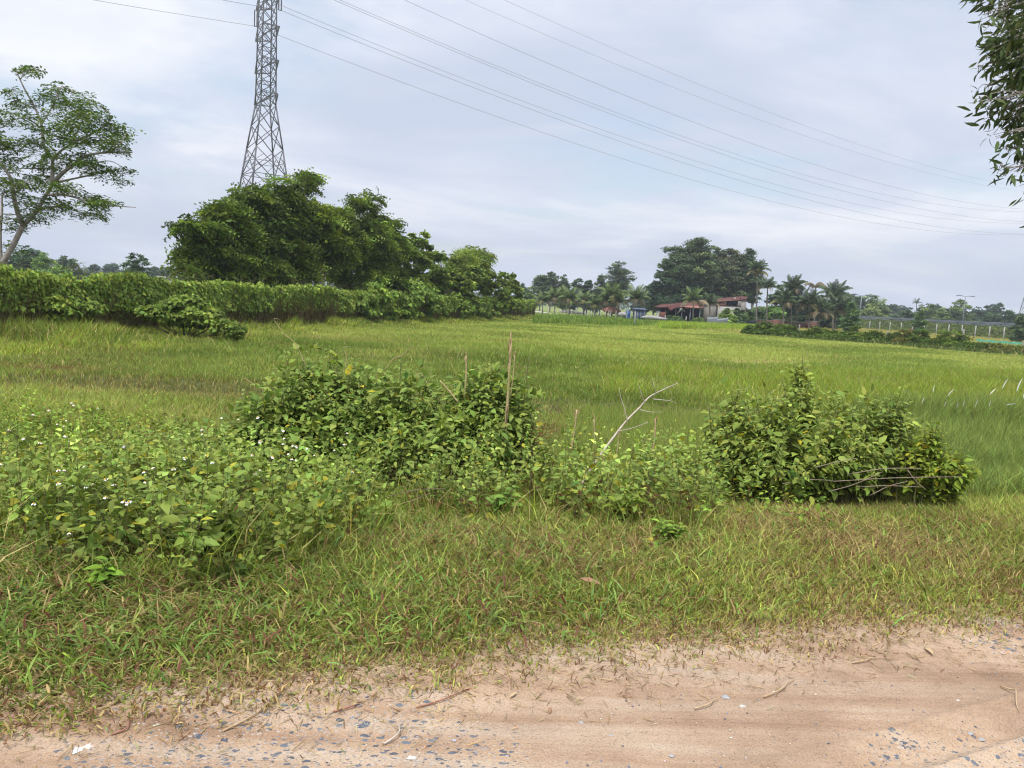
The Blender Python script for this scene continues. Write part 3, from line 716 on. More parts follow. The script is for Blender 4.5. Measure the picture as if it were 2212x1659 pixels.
# ---- the wall with its vines
t = thing('vine_covered_wall', 'long low wall smothered in green creeper along the left side of the field', 'wall', (WB0.x, WB0.y, FIELD))
wdir = (WB1 - WB0).normalized(); ang = math.atan2(wdir.y, wdir.x)
A = WB0 - wdir * 14; B = WB1 + wdir * 4; Lw = (B - A).length; mid = (A + B) / 2
mb = MB(); mb.box((mid.x, mid.y, FIELD + .9), (Lw, .16, 2.0), ang); mb.build('panel', M['concrete'], t)
mb = MB()
for s in np.arange(0, Lw, 3.0):
    p = A + wdir * float(s); mb.box((p.x, p.y, FIELD + .95), (.24, .26, 2.1), ang)
mb.build('pillars', M['concrete'], t)
n = 125000
s = Lw * (rng.uniform(size=n) ** 1.35); hz = 2.08 * rng.uniform(size=n) ** .62
pp = np.array(A)[None] + np.array(wdir)[None] * s[:, None]; nf = np.array([nrm.x, nrm.y, 0])
bul = .18 + .62 * fbm(s, hz, 1.1, 71) + .22 * fbm(s, hz, .5, 72) - .18 * (hz < .9)
topw = .45 * (fbm(s, s * 0, 2.1, 73) - .45) + .40 * (fbm(s, s * 0, .35, 75) - .4)
depth = bul * rng.uniform(.3, 1.0, n) ** .6 - .55 * (rng.uniform(size=n) < .16) * (hz > 1.9)
P = pp + nf * depth[:, None]; P[:, 2] = FIELD + hz * (1 + topw / 2.2 * (hz / 2.08))
thin = (rng.uniform(size=n) < .80 * (1 - sst(.35, 1.2, hz + 1.5 * (fbm(s, hz * .4, 1.3, 74) - .5)))); 
keep = ~thin; P = P[keep]; n = len(P); hz = hz[keep]; s = s[keep]
D = nf * .5 + rng.normal(size=(n, 3)) * .5; D[:, 2] -= .85
U = nf * .9 + rng.normal(size=(n, 3)) * .45 + np.array([0, 0, .7])
V, Fs = scatter(*HEART, P, frames(D, U), (.078 + .0012 * P[:, 1]) * rng.uniform(.6, 1.4, n))
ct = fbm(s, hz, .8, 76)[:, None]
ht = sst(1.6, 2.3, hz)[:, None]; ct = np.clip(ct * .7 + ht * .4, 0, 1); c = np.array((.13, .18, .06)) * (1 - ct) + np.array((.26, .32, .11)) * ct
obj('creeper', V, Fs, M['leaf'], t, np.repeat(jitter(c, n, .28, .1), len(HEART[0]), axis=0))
# hanging dead stems on the lower half
n = 30000; s = Lw * rng.uniform(size=n) ** 1.2; z1 = rng.uniform(.5, 1.5, n); pp = np.array(A)[None] + np.array(wdir)[None] * s[:, None] + nf * rng.uniform(.15, .6, (n, 1)); pp[:, 2] = FIELD + z1 - rng.uniform(.3, .9, n)
V, Fs, cc = blades(pp, rng.uniform(.3, .9, n), .012 + .0004 * pp[:, 1], rng.uniform(0, .35, n), jitter((.13, .10, .055), n, .3), curl=.3)
obj('dead_stems', V, Fs, M['grass'], t, cc)
# reaching tendrils along the top
mb = MB(); n = 520
for i in range(n):
    s0 = Lw * rng.uniform() ** 1.3; p = np.array(A + wdir * float(s0)) + nf * rng.uniform(-.1, .3); p[2] = FIELD + 2.05 + rng.uniform(0, .2)
    d = rng.normal(size=3) * .16; d[2] = abs(d[2]) * .4 + rng.uniform(.03, .14)
    mb.tube(smooth_line([p, p + d, p + d * 1.5 + rng.normal(size=3) * .08], 5), np.linspace(.009, .005, 5), 3)
tn = mb.build('tendrils', M['stem_green'], t)

# ---- the airy tree at the left edge
def c3(x, y): return x * .3968, 110 + y * .3968
LT = 27.0
def L3(x, y, dy=0.0): 
    px, py = c3(x, y); return np.array(at(px, py, LT + dy))
base = L3(20, 1150); base[2] = FIELD
t = thing('airy_tree', 'tall leaning tree with pale limbs and flat leafy layers at the left edge', 'tree', base)
mb = MB()
br = [([(10, 1165, 0), (40, 1110, 0), (75, 1050, 0), (125, 950, 0)], .11, .085), ([(125, 950, 0), (185, 890, .1), (250, 790, .2), (290, 720, .2)], .08, .055),
      ([(290, 720, .2), (340, 665, 0), (400, 620, -.3), (470, 570, -.6), (600, 552, -.9), (720, 552, -1)], .08, .02),
      ([(125, 950, 0), (95, 880, -.2), (72, 780, -.4), (60, 700, -.5), (10, 620, -.6), (-50, 560, -.6)], .09, .03),
      ([(285, 725, .2), (286, 640, .4), (284, 590, .5), (240, 520, .7), (225, 400, .9), (190, 310, 1), (130, 200, 1), (80, 90, 1)], .07, .02),
      ([(284, 600, .5), (330, 545, .2), (390, 500, 0), (430, 420, 0), (460, 350, 0)], .05, .015), ([(390, 500, 0), (500, 450, -.4), (590, 390, -.6), (590, 320, -.6)], .04, .012),
      ([(310, 715, .2), (380, 700, .6), (520, 670, .9), (630, 645, 1)], .045, .015), ([(250, 785, .2), (330, 782, -.3), (420, 800, -.6), (500, 838, -.8), (640, 845, -1), (740, 852, -1)], .05, .012),
      ([(225, 400, .9), (270, 330, 1.2), (310, 250, 1.3), (335, 190, 1.3)], .03, .01), ([(225, 420, .9), (150, 370, .6), (80, 370, .4)], .03, .01), ([(240, 520, .7), (160, 500, .3), (80, 560, 0), (20, 560, 0)], .03, .01),
      ([(185, 890, .1), (230, 860, .4), (330, 850, .6), (450, 885, .6)], .04, .012), ([(286, 640, .4), (200, 640, .9), (100, 640, 1.2)], .035, .012), ([(500, 610, -.4), (600, 600, .2), (680, 640, .4)], .02, .008),
      ([(5, 1160, .3), (0, 1000, .4), (10, 880, .5), (15, 780, .6), (70, 750, .8)], .07, .02), ([(190, 310, 1), (110, 280, .6), (50, 250, .5)], .02, .008), ([(80, 370, .4), (0, 420, .2), (-60, 400, 0)], .025, .01),
      ([(600, 552, -.9), (660, 500, -1.2), (690, 440, -1.2)], .02, .008), ([(72, 780, -.4), (120, 740, -.9), (180, 700, -1)], .03, .01)]
for pts, r0, r1 in br: limb(mb, [L3(*p) for p in pts], r0, r1, len(pts) * 4, 7)
def lead(pt, near):   # twig from a pad to the closest limb vertex
    pass
allp = np.concatenate([smooth_line([L3(*p) for p in pts], 24) for pts, _, _ in br])
pads = [(90, 80, 50, 22), (60, 60, 24, 12), (135, 120, 50, 24), (150, 165, 60, 22), (180, 210, 60, 24), (240, 240, 80, 30), (330, 190, 36, 28), (320, 255, 50, 28), (290, 300, 40, 20), (10, 190, 28, 20), (10, 270, 26, 20), (65, 245, 46, 20), (100, 340, 80, 24), (70, 385, 90, 20), (130, 405, 60, 18), (280, 390, 40, 36), (310, 350, 30, 20), (20, 500, 60, 26), (-40, 470, 50, 40),
        (450, 345, 60, 24), (420, 330, 30, 16), (420, 410, 90, 34), (500, 430, 80, 36), (590, 335, 34, 28), (590, 390, 60, 34), (640, 440, 70, 36), (680, 480, 50, 26), (700, 530, 50, 30), (735, 560, 36, 18), (600, 500, 90, 30), (520, 520, 80, 26), (660, 560, 50, 16), (320, 470, 60, 34), (380, 480, 60, 30), (150, 480, 90, 26), (190, 520, 60, 24), (90, 520, 60, 26), (40, 580, 60, 50), (110, 590, 60, 20),
        (460, 575, 80, 20), (400, 610, 50, 20), (500, 620, 70, 22), (560, 645, 90, 22), (660, 645, 36, 12), (610, 685, 46, 16), (530, 660, 60, 16), (320, 600, 60, 24), (345, 575, 40, 20), (220, 620, 50, 18), (60, 650, 90, 30), (160, 660, 70, 24), (220, 690, 60, 22), (50, 720, 80, 40), (150, 720, 70, 30), (190, 750, 70, 20), (20, 790, 50, 30), (90, 780, 40, 20),
        (330, 750, 70, 18), (420, 770, 60, 20), (470, 755, 40, 16), (520, 800, 44, 18), (570, 825, 60, 18), (620, 850, 70, 22), (700, 850, 46, 13), (655, 880, 24, 12), (240, 815, 110, 26), (310, 850, 110, 24), (220, 870, 90, 24), (400, 870, 70, 16), (460, 888, 44, 9), (30, 880, 50, 22), (80, 920, 30, 26), (60, 960, 40, 20), (170, 900, 50, 20), (40, 1060, 40, 20)]
Ps = []; Ds = []
for (x, y, rx, ry) in pads:
    c = L3(x, y); d2 = ((allp - c) * np.array([1, .2, 1])); j = np.argmin((d2 ** 2).sum(1)); c[1] = allp[j][1] + rng.uniform(-.5, .5); s = LT / FPX * .3968
    limb(mb, [allp[j], (allp[j] + c) / 2 + np.array([0, 0, .03]), c], .018, .007, 5, 4)
    for k in range(4):
        e = c + np.array([rng.uniform(-1, 1) * rx * s, rng.uniform(-1, 1) * rx * s, rng.uniform(-.6, .6) * ry * s]); limb(mb, [c, e], .008, .004, 3, 3)
    m = int(5 + rx * ry * .0055); o = rng.normal(size=(m, 3)) * np.array([.46 * rx * s, .46 * rx * s, .26 * ry * s])
    o[:, 2] -= .1 * ry * s * (np.abs(o[:, 0]) / (rx * s))
    Ps.append(np.repeat(c + o, 5, axis=0)); az = np.tile(np.arange(5) * 1.257, m) + np.repeat(rng.uniform(0, 6, m), 5); Ds.append(np.repeat(unit(o), 5, axis=0) * .6 + np.stack([np.cos(az), np.sin(az), rng.uniform(-.2, .5, 5 * m)], -1))
P = np.concatenate(Ps); D = np.concatenate(Ds); n = len(P); P = P + rng.normal(0, .04, P.shape); SPR = pinnate(2, .75, .24, .6)
mb.build('trunk', M['bark'], t, True)
V, Fs = scatter(*SPR, P, frames(D, rng.normal(size=(n, 3)) * .3 + np.array([0, 0, 1.])), .215 * rng.uniform(.6, 1.3, n))
obj('crown', V, Fs, M['leaf'], t, np.repeat(jitter((.10, .145, .055), n, .35, .1), len(SPR[0]), axis=0))

# ---- overhanging tree at the top right
OT = thing('overhanging_tree', 'tree with hanging dark slender leaves reaching in at the top right corner', 'tree', (9.0, 8.6, float(gz(9.0, 8.6))))
mb = MB(); tb = np.array((9.0, 8.6, -.7))
limb(mb, [tb, (8.9, 8.5, 1.5), (8.6, 8.4, 3.2), (8.2, 8.3, 5.4), (8.0, 8.2, 7.4)], .16, .06, 14, 8)
RY = 8.0
ot = []
def c4(x, y): return 1936 + x * .3305, y * .3305
for (x, y, rx, ry, m) in [(600, 20, 110, 40, 120), (760, 60, 120, 90, 260), (560, 130, 60, 50, 40), (700, 170, 90, 60, 130), (850, 200, 60, 120, 240), (600, 300, 70, 60, 90), (720, 330, 110, 90, 300), (560, 400, 60, 40, 44), (530, 460, 40, 40, 14), (860, 450, 80, 130, 330), (690, 470, 70, 70, 90), (600, 590, 60, 50, 70), (720, 620, 90, 80, 240), (540, 680, 60, 24, 34), (590, 740, 50, 60, 60), (720, 760, 80, 70, 190), (840, 760, 70, 110, 280), (690, 890, 50, 40, 40), (780, 930, 70, 60, 110), (720, 1000, 40, 30, 24), (700, 1140, 40, 60, 38), (770, 1140, 26, 30, 10), (690, 1110, 36, 30, 16), (860, 1090, 30, 40, 14), (850, 1240, 40, 40, 24), (870, 1370, 36, 40, 20), (960, 300, 80, 300, 500), (960, 900, 80, 300, 300), (900, 60, 90, 80, 220), (760, -60, 160, 60, 260)]:
    px, py = c4(x, y); Y = RY + rng.uniform(-.5, .9); p = np.array(at(px, py, Y)); s = Y / FPX * .3305
    anchor = np.array((8.2, 8.3, max(p[2] + rng.uniform(-.6, 1.2), 2.2)))
    w = np.array([rx, rx, ry]) * s
    q = smooth_line([anchor, anchor * .5 + p * .5 + np.array([0, 0, .35]), p + np.array([0, 0, w[2] * .6])], 9); mb.tube(q, np.linspace(.014, .004, 9), 5)
    k = max(3, m // 12)
    for j in range(k):
        e = p + rng.uniform(-1, 1, 3) * w; b0 = q[rng.integers(5, 9)]
        tw = smooth_line([b0, (b0 + e) / 2 + np.array([0, 0, .05]), e], 5); mb.tube(tw, np.linspace(.005, .0025, 5), 4)
        r = int(m * .42) // k + 1; f = rng.uniform(.45, 1.05, (r, 1)); pts = b0 + (e - b0) * f + rng.normal(size=(r, 3)) * .045
        ot.append(pts)
P = np.concatenate(ot); n = len(P); D = rng.normal(size=(n, 3)) * .5 + np.array([-.35, 0, -.65])
V, Fs = scatter(*LONG, P, frames(D, rng.normal(size=(n, 3))), rng.uniform(.09, .17, n))
obj('crown', V, Fs, M['leaf'], OT, np.repeat(jitter((.06, .08, .05), n, .3, .08), len(LONG[0]), axis=0))
mb.build('trunk', M['bark'], OT, True)

# ------------------------------------------------------------------ near bushes
def bush(name, label, lobes, n_stem, leaf, col, per=26, spread=1.0, stem='stem_green', cat='shrub', yellow=.012, fill=0, fringe=0):
    """lobes: (px, py, rx, ry, Y) ellipses; stems rise from the base and end on their skins"""
    L = []
    for (px, py, rx, ry, Y) in lobes:
        s = Y / FPX; p = at(px, py, Y); L.append((p.x, p.y, p.z, rx * s, rx * s * .75, ry * s))
    L = np.array(L); w = L[:, 3] * L[:, 5]; w /= w.sum()
    bx = (L[:, 0] * w).sum(); by = (L[:, 1] * w).sum(); t = thing(name, label, cat, (bx, by, float(gz(bx, by))))
    mb = MB(); P = []; D = []; S = []
    for i in range(n_stem):
        k = rng.choice(len(L), p=w); d = unit(rng.normal(size=3)); d[2] = abs(d[2]) * 1.0 - .25; d = unit(d)
        c = L[k, :3]; e = c + d * L[k, 3:6] * (rng.uniform(.72, 1.05) if rng.uniform() > .16 else rng.uniform(1.08, 1.35))
        g = np.array([c[0] + d[0] * L[k, 3] * .25 + rng.normal() * .06, c[1] + d[1] * L[k, 4] * .25 + rng.normal() * .06, 0]); g[2] = float(gz(g[0], g[1])) - .02
        if e[2] < g[2] + .12: e[2] = g[2] + rng.uniform(.12, .3)
        m = (g + e) / 2 + np.array([-d[0] * .05, -d[1] * .05, (e[2] - g[2]) * .15])
        q = smooth_line([g, m, e], 14); mb.tube(q, np.linspace(.007, .0025, 14), 4)
        Ls = np.linalg.norm(np.diff(q, axis=0), axis=1).sum()
        f = np.linspace(.22 + .12 * rng.uniform(), 1, per); idx = f * 13; i0 = np.minimum(idx.astype(int), 12); fr = (idx - i0)[:, None]
        pt = q[i0] * (1 - fr) + q[i0 + 1] * fr; tg = unit(q[i0 + 1] - q[i0])
        phi = np.arange(per) * 1.57 + rng.uniform(0, 6)
        a = unit(np.cross(tg, np.array([0.3, .2, 1.]))); b = np.cross(tg, a)
        for sgn in (1, -1):
            o = sgn * (np.cos(phi)[:, None] * a + np.sin(phi)[:, None] * b)
            sz = leaf * rng.uniform(.6, 1.25, per) * (1 - .55 * f ** 6)
            P.append(pt + o * .02); D.append(o + tg * .35 + rng.normal(size=(per, 3)) * .28 + np.array([0, 0, -.28])); S.append(sz)
    if fill:
        p, d, _, _ = puff_points([tuple(l[:3]) + tuple(l[3:6] * .86) for l in L], fill, 30, .3, inner=.75)
        kk = p[:, 2] > gz(p[:, 0], p[:, 1]) + .05; p = p[kk]; d = d[kk]
        P.append(p); D.append(d + rng.normal(size=p.shape) * .5 + np.array([0, 0, -.3])); S.append(leaf * rng.uniform(.6, 1.2, len(p)))
    P = np.concatenate(P); D = np.concatenate(D); S = np.concatenate(S); n = len(P)
    U = rng.normal(size=(n, 3)) * .35 + np.array([0, -.15, 1.0])
    V, Fs = scatter(*LEAF, P, frames(D, U), S)
    c = jitter(col, n, .22, .08); yl = rng.uniform(size=n) < yellow; c[yl] = np.array((.45, .36, .06)) * rng.uniform(.6, 1.1, (yl.sum(), 1))
    tip = rng.uniform(size=n) < .2; c[tip] *= np.array((1.45, 1.3, 1.2))
    obj('leaves', V, Fs, M['leaf'], t, np.repeat(c, len(LEAF[0]), axis=0), smooth=False)
    mb.build('stems', M[stem], t, True)
    return t

BG = (.16, .21, .085)
LB = bush('leafy_bush', 'large domed leafy bush left of centre between the flowering weeds and the broken canes',
     [(640, 900, 120, 110, 7.6), (760, 880, 140, 105, 7.9), (880, 900, 110, 100, 7.8), (560, 930, 80, 95, 7.4), (700, 990, 170, 90, 7.2), (880, 1000, 110, 80, 7.0), (460, 970, 80, 60, 7.0), (655, 790, 46, 44, 7.9), (745, 815, 60, 50, 8.0), (880, 830, 60, 40, 8.0), (640, 960, 150, 110, 7.5), (800, 960, 140, 100, 7.4)], 430, .102, BG, per=20, fill=2000)
bush('leafy_bush', 'smaller leafy bush against the broken canes, joined to the large domed bush', [(1030, 880, 80, 80, 7.6), (1090, 870, 70, 70, 7.9), (1010, 960, 110, 80, 7.2), (1120, 900, 60, 80, 7.6), (1060, 850, 60, 60, 7.8)], 160, .10, BG, per=18, fill=1100)
bush('leafy_bush', 'tall pointed leafy bush on the right, topped by one high shoot', [(1725, 880, 60, 110, 7.3), (1735, 815, 20, 55, 7.3), (1590, 880, 30, 70, 7.4), (1640, 920, 90, 100, 7.1), (1750, 960, 110, 100, 6.9), (1600, 980, 60, 80, 7.0), (1690, 1000, 130, 80, 6.8), (1560, 960, 40, 110, 7.4)], 150, .092, (.175, .215, .085), per=20, fill=350)
bush('leafy_bush', 'rounded leafy bush right of the tall pointed bush', [(1850, 920, 90, 90, 7.3), (1910, 960, 80, 80, 7.1), (1830, 990, 100, 80, 6.9), (1930, 880, 30, 50, 7.3)], 105, .09, (.17, .21, .085), per=19, fill=250)
bush('leafy_bush', 'low sprawling bush end with yellowing leaves at the far right of the bushes', [(2000, 990, 70, 50, 6.9), (2050, 1000, 60, 44, 6.8), (2010, 950, 36, 40, 6.9)], 60, .085, (.17, .21, .055), per=13, yellow=.04)

# curling vine shoots on the big bush
for pts in ([(660, 790), (640, 745), (615, 722), (598, 700), (592, 688), (604, 690)], [(745, 800), (748, 770), (742, 752), (752, 748)], [(830, 800), (850, 775), (868, 768), (885, 752), (893, 748)], [(930, 850), (915, 812), (900, 808), (905, 820)], [(560, 840), (530, 818), (520, 822)]):
    mb = MB(); mb.tube(smooth_line([at(p[0], p[1], 7.7) for p in pts], 22), np.linspace(.0045, .002, 22), 5); tag(mb.build('curling_shoot', M['cane'], LB), 'bare curling pale vine shoot')

# ---- small leaved weeds: the carpet of low plants
def weeds(name, label, pts, n, h0, h1, leaf, col, per=11, yellow=.05, brown=0.0):
    x, y = region(int(n * 1.35), pts); hn = fbm(x, y, .55, 81); x = x + rng.normal(0, .12, len(x)); y = y + rng.normal(0, .16, len(x)); k = hn + rng.normal(0, .1, len(x)) > .44; x, y, hn = x[k], y[k], sst(.25, .8, hn[k]); n = len(x); P = []; D = []; S = []; Cc = []; mb = MB()
    for i in range(n):
        g = np.array([x[i], y[i], float(gz(x[i], y[i]))]); h = rng.uniform(h0, h1) * (.5 + 1.0 * hn[i]); a = rng.normal(size=2) * .16 * h
        q = smooth_line([g, g + np.array([a[0] * .3, a[1] * .3, h * .5]), g + np.array([a[0], a[1], h])], 6)
        mb.tube(q, np.linspace(.003, .0012, 6), 3, cap=False)
        f = np.linspace(.2, 1, per) ** .75; idx = f * 5; i0 = np.minimum(idx.astype(int), 4); fr = (idx - i0)[:, None]; pt = q[i0] * (1 - fr) + q[i0 + 1] * fr
        phi = np.arange(per) * 1.57 + rng.uniform(0, 6); tone = rng.lognormal(0, .25) * (.72 + .5 * hn[i])
        for k3 in range(2 + (rng.uniform() < .6)):
            ph = phi + k3 * 2.2; o = np.stack([np.cos(ph), np.sin(ph), np.full(per, .25) + .5 * (f > .93)], -1)
            P.append(pt + o * rng.uniform(.01, .06, (per, 1))); D.append(o + rng.normal(size=(per, 3)) * .5 + np.array([0, 0, -.15])); S.append(leaf * np.clip(rng.lognormal(-.05, .28, per), .4, 1.5) * (1.0 - .35 * (f > .9)))
            c = jitter(col, per, .16, .08) * tone * (1 + .25 * (f > .85)[:, None]); low = f < .5
            yy = rng.uniform(size=per) < yellow * (1 + 2 * low); c[yy] = np.array((.34, .30, .07)) * rng.uniform(.6, 1.1, (yy.sum(), 1))
            bb = rng.uniform(size=per) < brown * low * 1.5; c[bb] = np.array((.10, .055, .035)) * rng.uniform(.6, 1.4, (bb.sum(), 1)); Cc.append(c)
    P = np.concatenate(P); D = np.concatenate(D); S = np.concatenate(S); Cc = np.concatenate(Cc); m = len(P)
    V, Fs = scatter(*LEAF, P, frames(D, rng.normal(size=(m, 3)) * .5 + np.array([0, -.25, 1])), S)
    tag(obj(name, V, Fs, M['leaf'], col=np.repeat(Cc, len(LEAF[0]), axis=0)), label, 'weeds', kind='stuff')
    tag(mb.build(name + '_stalks', M['stem_brown']), 'thin brown stalks of the ' + name.replace('_', ' '), 'weeds', kind='stuff')
weeds('flowering_weeds', 'low small leaved weeds under the white wildflowers on the left', [(-260, 1200), (90, 1215), (160, 1270), (500, 1300), (640, 1220), (820, 1180), (860, 1110), (700, 1080), (420, 1010), (-50, 1020), (-260, 1040)], 1250, .16, .56, .056, (.15, .188, .074), per=9)
weeds('tall_weeds', 'taller leafy weeds rising into the left foot of the large domed bush', [(120, 1180), (300, 1240), (560, 1250), (800, 1175), (780, 1120), (560, 1100), (300, 1110), (120, 1120)], 300, .25, .52, .066, (.145, .182, .07), per=12, yellow=.03)
weeds('middle_weeds', 'dense small leaved weeds with yellow and blackened leaves in the middle', [(900, 1140), (1100, 1165), (1500, 1165), (1620, 1120), (1580, 1060), (1300, 1060), (1130, 1040), (960, 1080)], 700, .28, .62, .052, (.158, .197, .078), per=12, yellow=.05, brown=.35)
weeds('front_weeds', 'scattered low leafy weeds in front of the right hand bushes', [(1380, 1215), (1600, 1190), (1850, 1110), (2100, 1080), (2080, 1050), (1600, 1080), (1420, 1140)], 170, .12, .28, .05, (.15, .21, .06), per=7, yellow=.08)
weeds('edge_weeds', 'loose leafy weeds among the grass at the left edge behind the flowers', [(-260, 1040), (430, 1000), (470, 950), (200, 930), (-260, 940)], 260, .2, .5, .06, (.15, .21, .06), per=8)

x, y = region(30000, [(-260, 1260), (200, 1330), (620, 1280), (900, 1180), (1500, 1180), (1600, 1080), (1300, 1060), (900, 1060), (420, 990), (-260, 1000)]); hh = fbm(x, y, .5, 66); k = hh > .42; x, y, hh = x[k], y[k], hh[k]; n = len(x)
grass_obj('weed_grass', np.stack([x, y, gz(x, y) - .01], -1), rng.uniform(.2, .5, n) * (.5 + hh), rng.uniform(.004, .009, n), rng.uniform(.1, .9, n), dry_mix(jitter((.17, .21, .05), n, .35), .2, redp=.3), 'taller grass growing up among the leafy weeds', 1.0)
# single plants that stand out at the front
def plant(name, label, px, py, h, leaf, col, per=9, n=4):
    g = gp(px, py); t = thing(name, label, 'plant', g); mb = MB(); P = []; D = []; S = []
    for s in range(n):
        a = rng.normal(size=2) * .3 * h; q = smooth_line([g, g + Vector((a[0] * .4, a[1] * .4, h * .5)), g + Vector((a[0], a[1], h * rng.uniform(.7, 1)))], 6); mb.tube(q, np.linspace(.005, .002, 6), 4)
        f = np.linspace(.35, 1, per); idx = f * 5; i0 = np.minimum(idx.astype(int), 4); fr = (idx - i0)[:, None]; pt = q[i0] * (1 - fr) + q[i0 + 1] * fr
        for k3 in range(2):
            ph = np.arange(per) * 1.57 + k3 * math.pi + s; o = np.stack([np.cos(ph), np.sin(ph), np.full(per, .15)], -1)
            P.append(pt + o * .01); D.append(o + rng.normal(size=(per, 3)) * .15); S.append(leaf * rng.uniform(.7, 1.2, per) * (.7 + .5 * np.sin(f * 3)))
    P = np.concatenate(P); D = np.concatenate(D); S = np.concatenate(S); m = len(P)
    V, Fs = scatter(*LEAF, P, frames(D, rng.normal(size=(m, 3)) * .2 + np.array([0, -.1, 1])), S)
    mb.build('stems', M['stem_green'], t); obj('leaves', V, Fs, M['leaf'], t, np.repeat(jitter(col, m, .15, .06), len(LEAF[0]), axis=0))
plant('leafy_plant', 'bright leafy plant standing at the front of the weeds, below the flowers', 440, 1235, .34, .095, (.17, .26, .075), 8, 6)
plant('leafy_plant', 'small bright plant alone on the verge below the dark gap of the large bush', 1075, 1150, .34, .11, (.15, .24, .08), 5, 2)
plant('leafy_plant', 'yellow green plant with one broad leaf in front of the dead branch foot', 1345, 1160, .34, .10, (.20, .26, .06), 6, 3)
plant('leafy_plant', 'low bright tuft of leaves near the grass, left of the front leafy plant', 215, 1290, .2, .07, (.15, .24, .06), 6, 4)
plant('leafy_plant', 'broad drooping leaved plant among the flowers in front of the large bush', 700, 1130, .5, .15, (.17, .23, .06), 6, 3)
plant('leafy_plant', 'leafy plant at the lower edge of the middle weeds on the brown grass', 1440, 1190, .22, .06, (.16, .23, .07), 8, 5)

# ---- white wildflowers
proto = None; allf = []
def wildflower(loc, h, label, sc_, tilt):
    global proto
    if proto is None:
        t = thing('wildflower', label, 'flower', (0, 0, 0), 'white wildflowers with orange centres'); mb = MB()
        mb.tube(smooth_line([(0, 0, -.45), (.02, .01, -.3), (-.01, 0, -.12), (0, 0, -.003)], 9), np.linspace(.0022, .0014, 9), 4); mb.build('stem', M['stem_green'], t)
        mb = MB()
        for k in range(6):
            a = k * math.pi / 3 + .2 * math.sin(k * 9); ca, sa = math.cos(a), math.sin(a)
            P_ = [(.005, 0, 0), (.012, .0065, 0), (.019, .006, -.010), (.020, 0, -.012), (.019, -.006, -.010), (.012, -.0065, 0)]
            mb.add([(x * ca - y * sa, x * sa + y * ca, z) for x, y, z in P_], [(0, 1, 2, 3), (0, 3, 4, 5)])
        mb.build('petals', M['petal'], t)
        mb = MB(); th = np.linspace(0, math.pi / 2, 4)
        mb.tube([(0, 0, -.005), (0, 0, 0), (0, 0, .005), (0, 0, .008), (0, 0, .0095)], [.004, .0078, .007, .0045, .001], 8); mb.build('centre', M['disc'], t, True)
        proto = t; r = t; r.location = loc
    else: r = dup(proto, loc, label=label)
    r.rotation_euler = (tilt[0], tilt[1], rng.uniform(0, 6)); r.scale = (sc_,) * 3; r['label'] = label
def c1(x, y): return (x / 1.508) * .5486, (1500 + y / 1.508) * .5486
fl = [(195, 200), (290, 172), (580, 160), (425, 130), (440, 143), (395, 235), (340, 255), (380, 265), (55, 290), (135, 340), (390, 325), (412, 350), (238, 365), (5, 490), (75, 520), (345, 530), (380, 530), (495, 510), (730, 385), (790, 390), (620, 585), (645, 578), (440, 610), (510, 628), (550, 612), (675, 615), (628, 690), (345, 608), (860, 600), (905, 515), (855, 540), (1095, 405), (1098, 458), (1200, 290), (1200, 315), (1315, 218), (1418, 228), (1528, 215), (1680, 292), (1685, 340), (1680, 372), (1545, 358), (1500, 438), (1735, 382), (1762, 388), (1822, 400), (1710, 432), (1735, 465), (1760, 468), (1868, 440), (1620, 450), (1490, 515), (1545, 528), (1515, 548), (1470, 515), (2060, 308), (1985, 410), (2045, 375), (2095, 540), (1115, 725), (1362, 720), (1000, 768), (765, 715), (735, 716), (752, 730), (410, 905), (200, 728), (1260, 482), (1230, 440), (1030, 520)]
fl_full = [(700 + 130, 1055), (772, 912), (816, 918)]
for (x, y) in fl:
    px, py = c1(x, y)
    # depth: lower in the picture = nearer
    Y = np.interp(py, [870, 940, 1010, 1070, 1130, 1160], [7.4, 7.0, 6.5, 6.0, 5.6, 5.4]) if px < 420 else np.interp(py, [890, 960, 1060, 1100], [6.7, 6.5, 6.0, 5.7])
    Y = min(Y, G(px, py, float(.40)).y); p = at(px, py, Y)
    if py < 935 and px < 330: lab = 'tall white wildflower against the field grass at the left edge'
    elif px > 520: lab = 'white wildflower in front of the large domed bush'
    elif py > 1040: lab = 'white wildflower low on the front edge of the left weeds'
    else: lab = 'white wildflower amid the left weeds'
    wildflower(p, .4, lab, rng.uniform(.5, .85), (rng.uniform(-.1, .6), rng.uniform(-.3, .3)))

# ---- broken canes
def cane(label, px0, py0, px1, py1, Y, r, split=True, lean=.0, mat='cane'):
    r *= .75; a = at(px0, py0, Y); b = at(px1, py1, Y); a = Vector((a.x, Y, a.z)); t = thing('broken_cane', label, 'cane', a)
    mb = MB(); m = a.lerp(b, .5) + Vector((r * .8, 0, 0)); q = smooth_line([a, m, b], 9); rr = np.linspace(r, r * .75, 9) * (1 + .12 * (np.arange(9) % 3 == 1)); mb.tube(q, rr, 8); mb.build('stalk', M[mat], t, True)
    if split:
        mb = MB(); d = (b - a).normalized(); h = (b - a).length
        for k in range(6):
            s0 = b - d * rng.uniform(.0, .16) * h; o = Vector((rng.normal() * r * .7, rng.normal() * r * .5, 0)); e = s0 + d * rng.uniform(.05, .16) * h + o * 2
            mb.tube([s0 + o, (s0 + o).lerp(e, .6), e], [r * .38, r * .3, r * .05], 4)
        mb.build('splinters', M['cane_split'], t)
    return t
cane('tallest broken cane with a splintered pale tip, standing in the middle', 1084, 1000, 1103, 742, 7.3, .019)
cane('brown split strip leaning beside the tallest cane', 1086, 960, 1096, 880, 7.1, .009, mat='stem_brown')
cane('thin broken cane just right of the tallest one, its tip peeling', 1102, 860, 1112, 765, 7.35, .009)
cane('short broken cane with frayed top left of the tallest one', 1003, 860, 1007, 770, 7.5, .013)
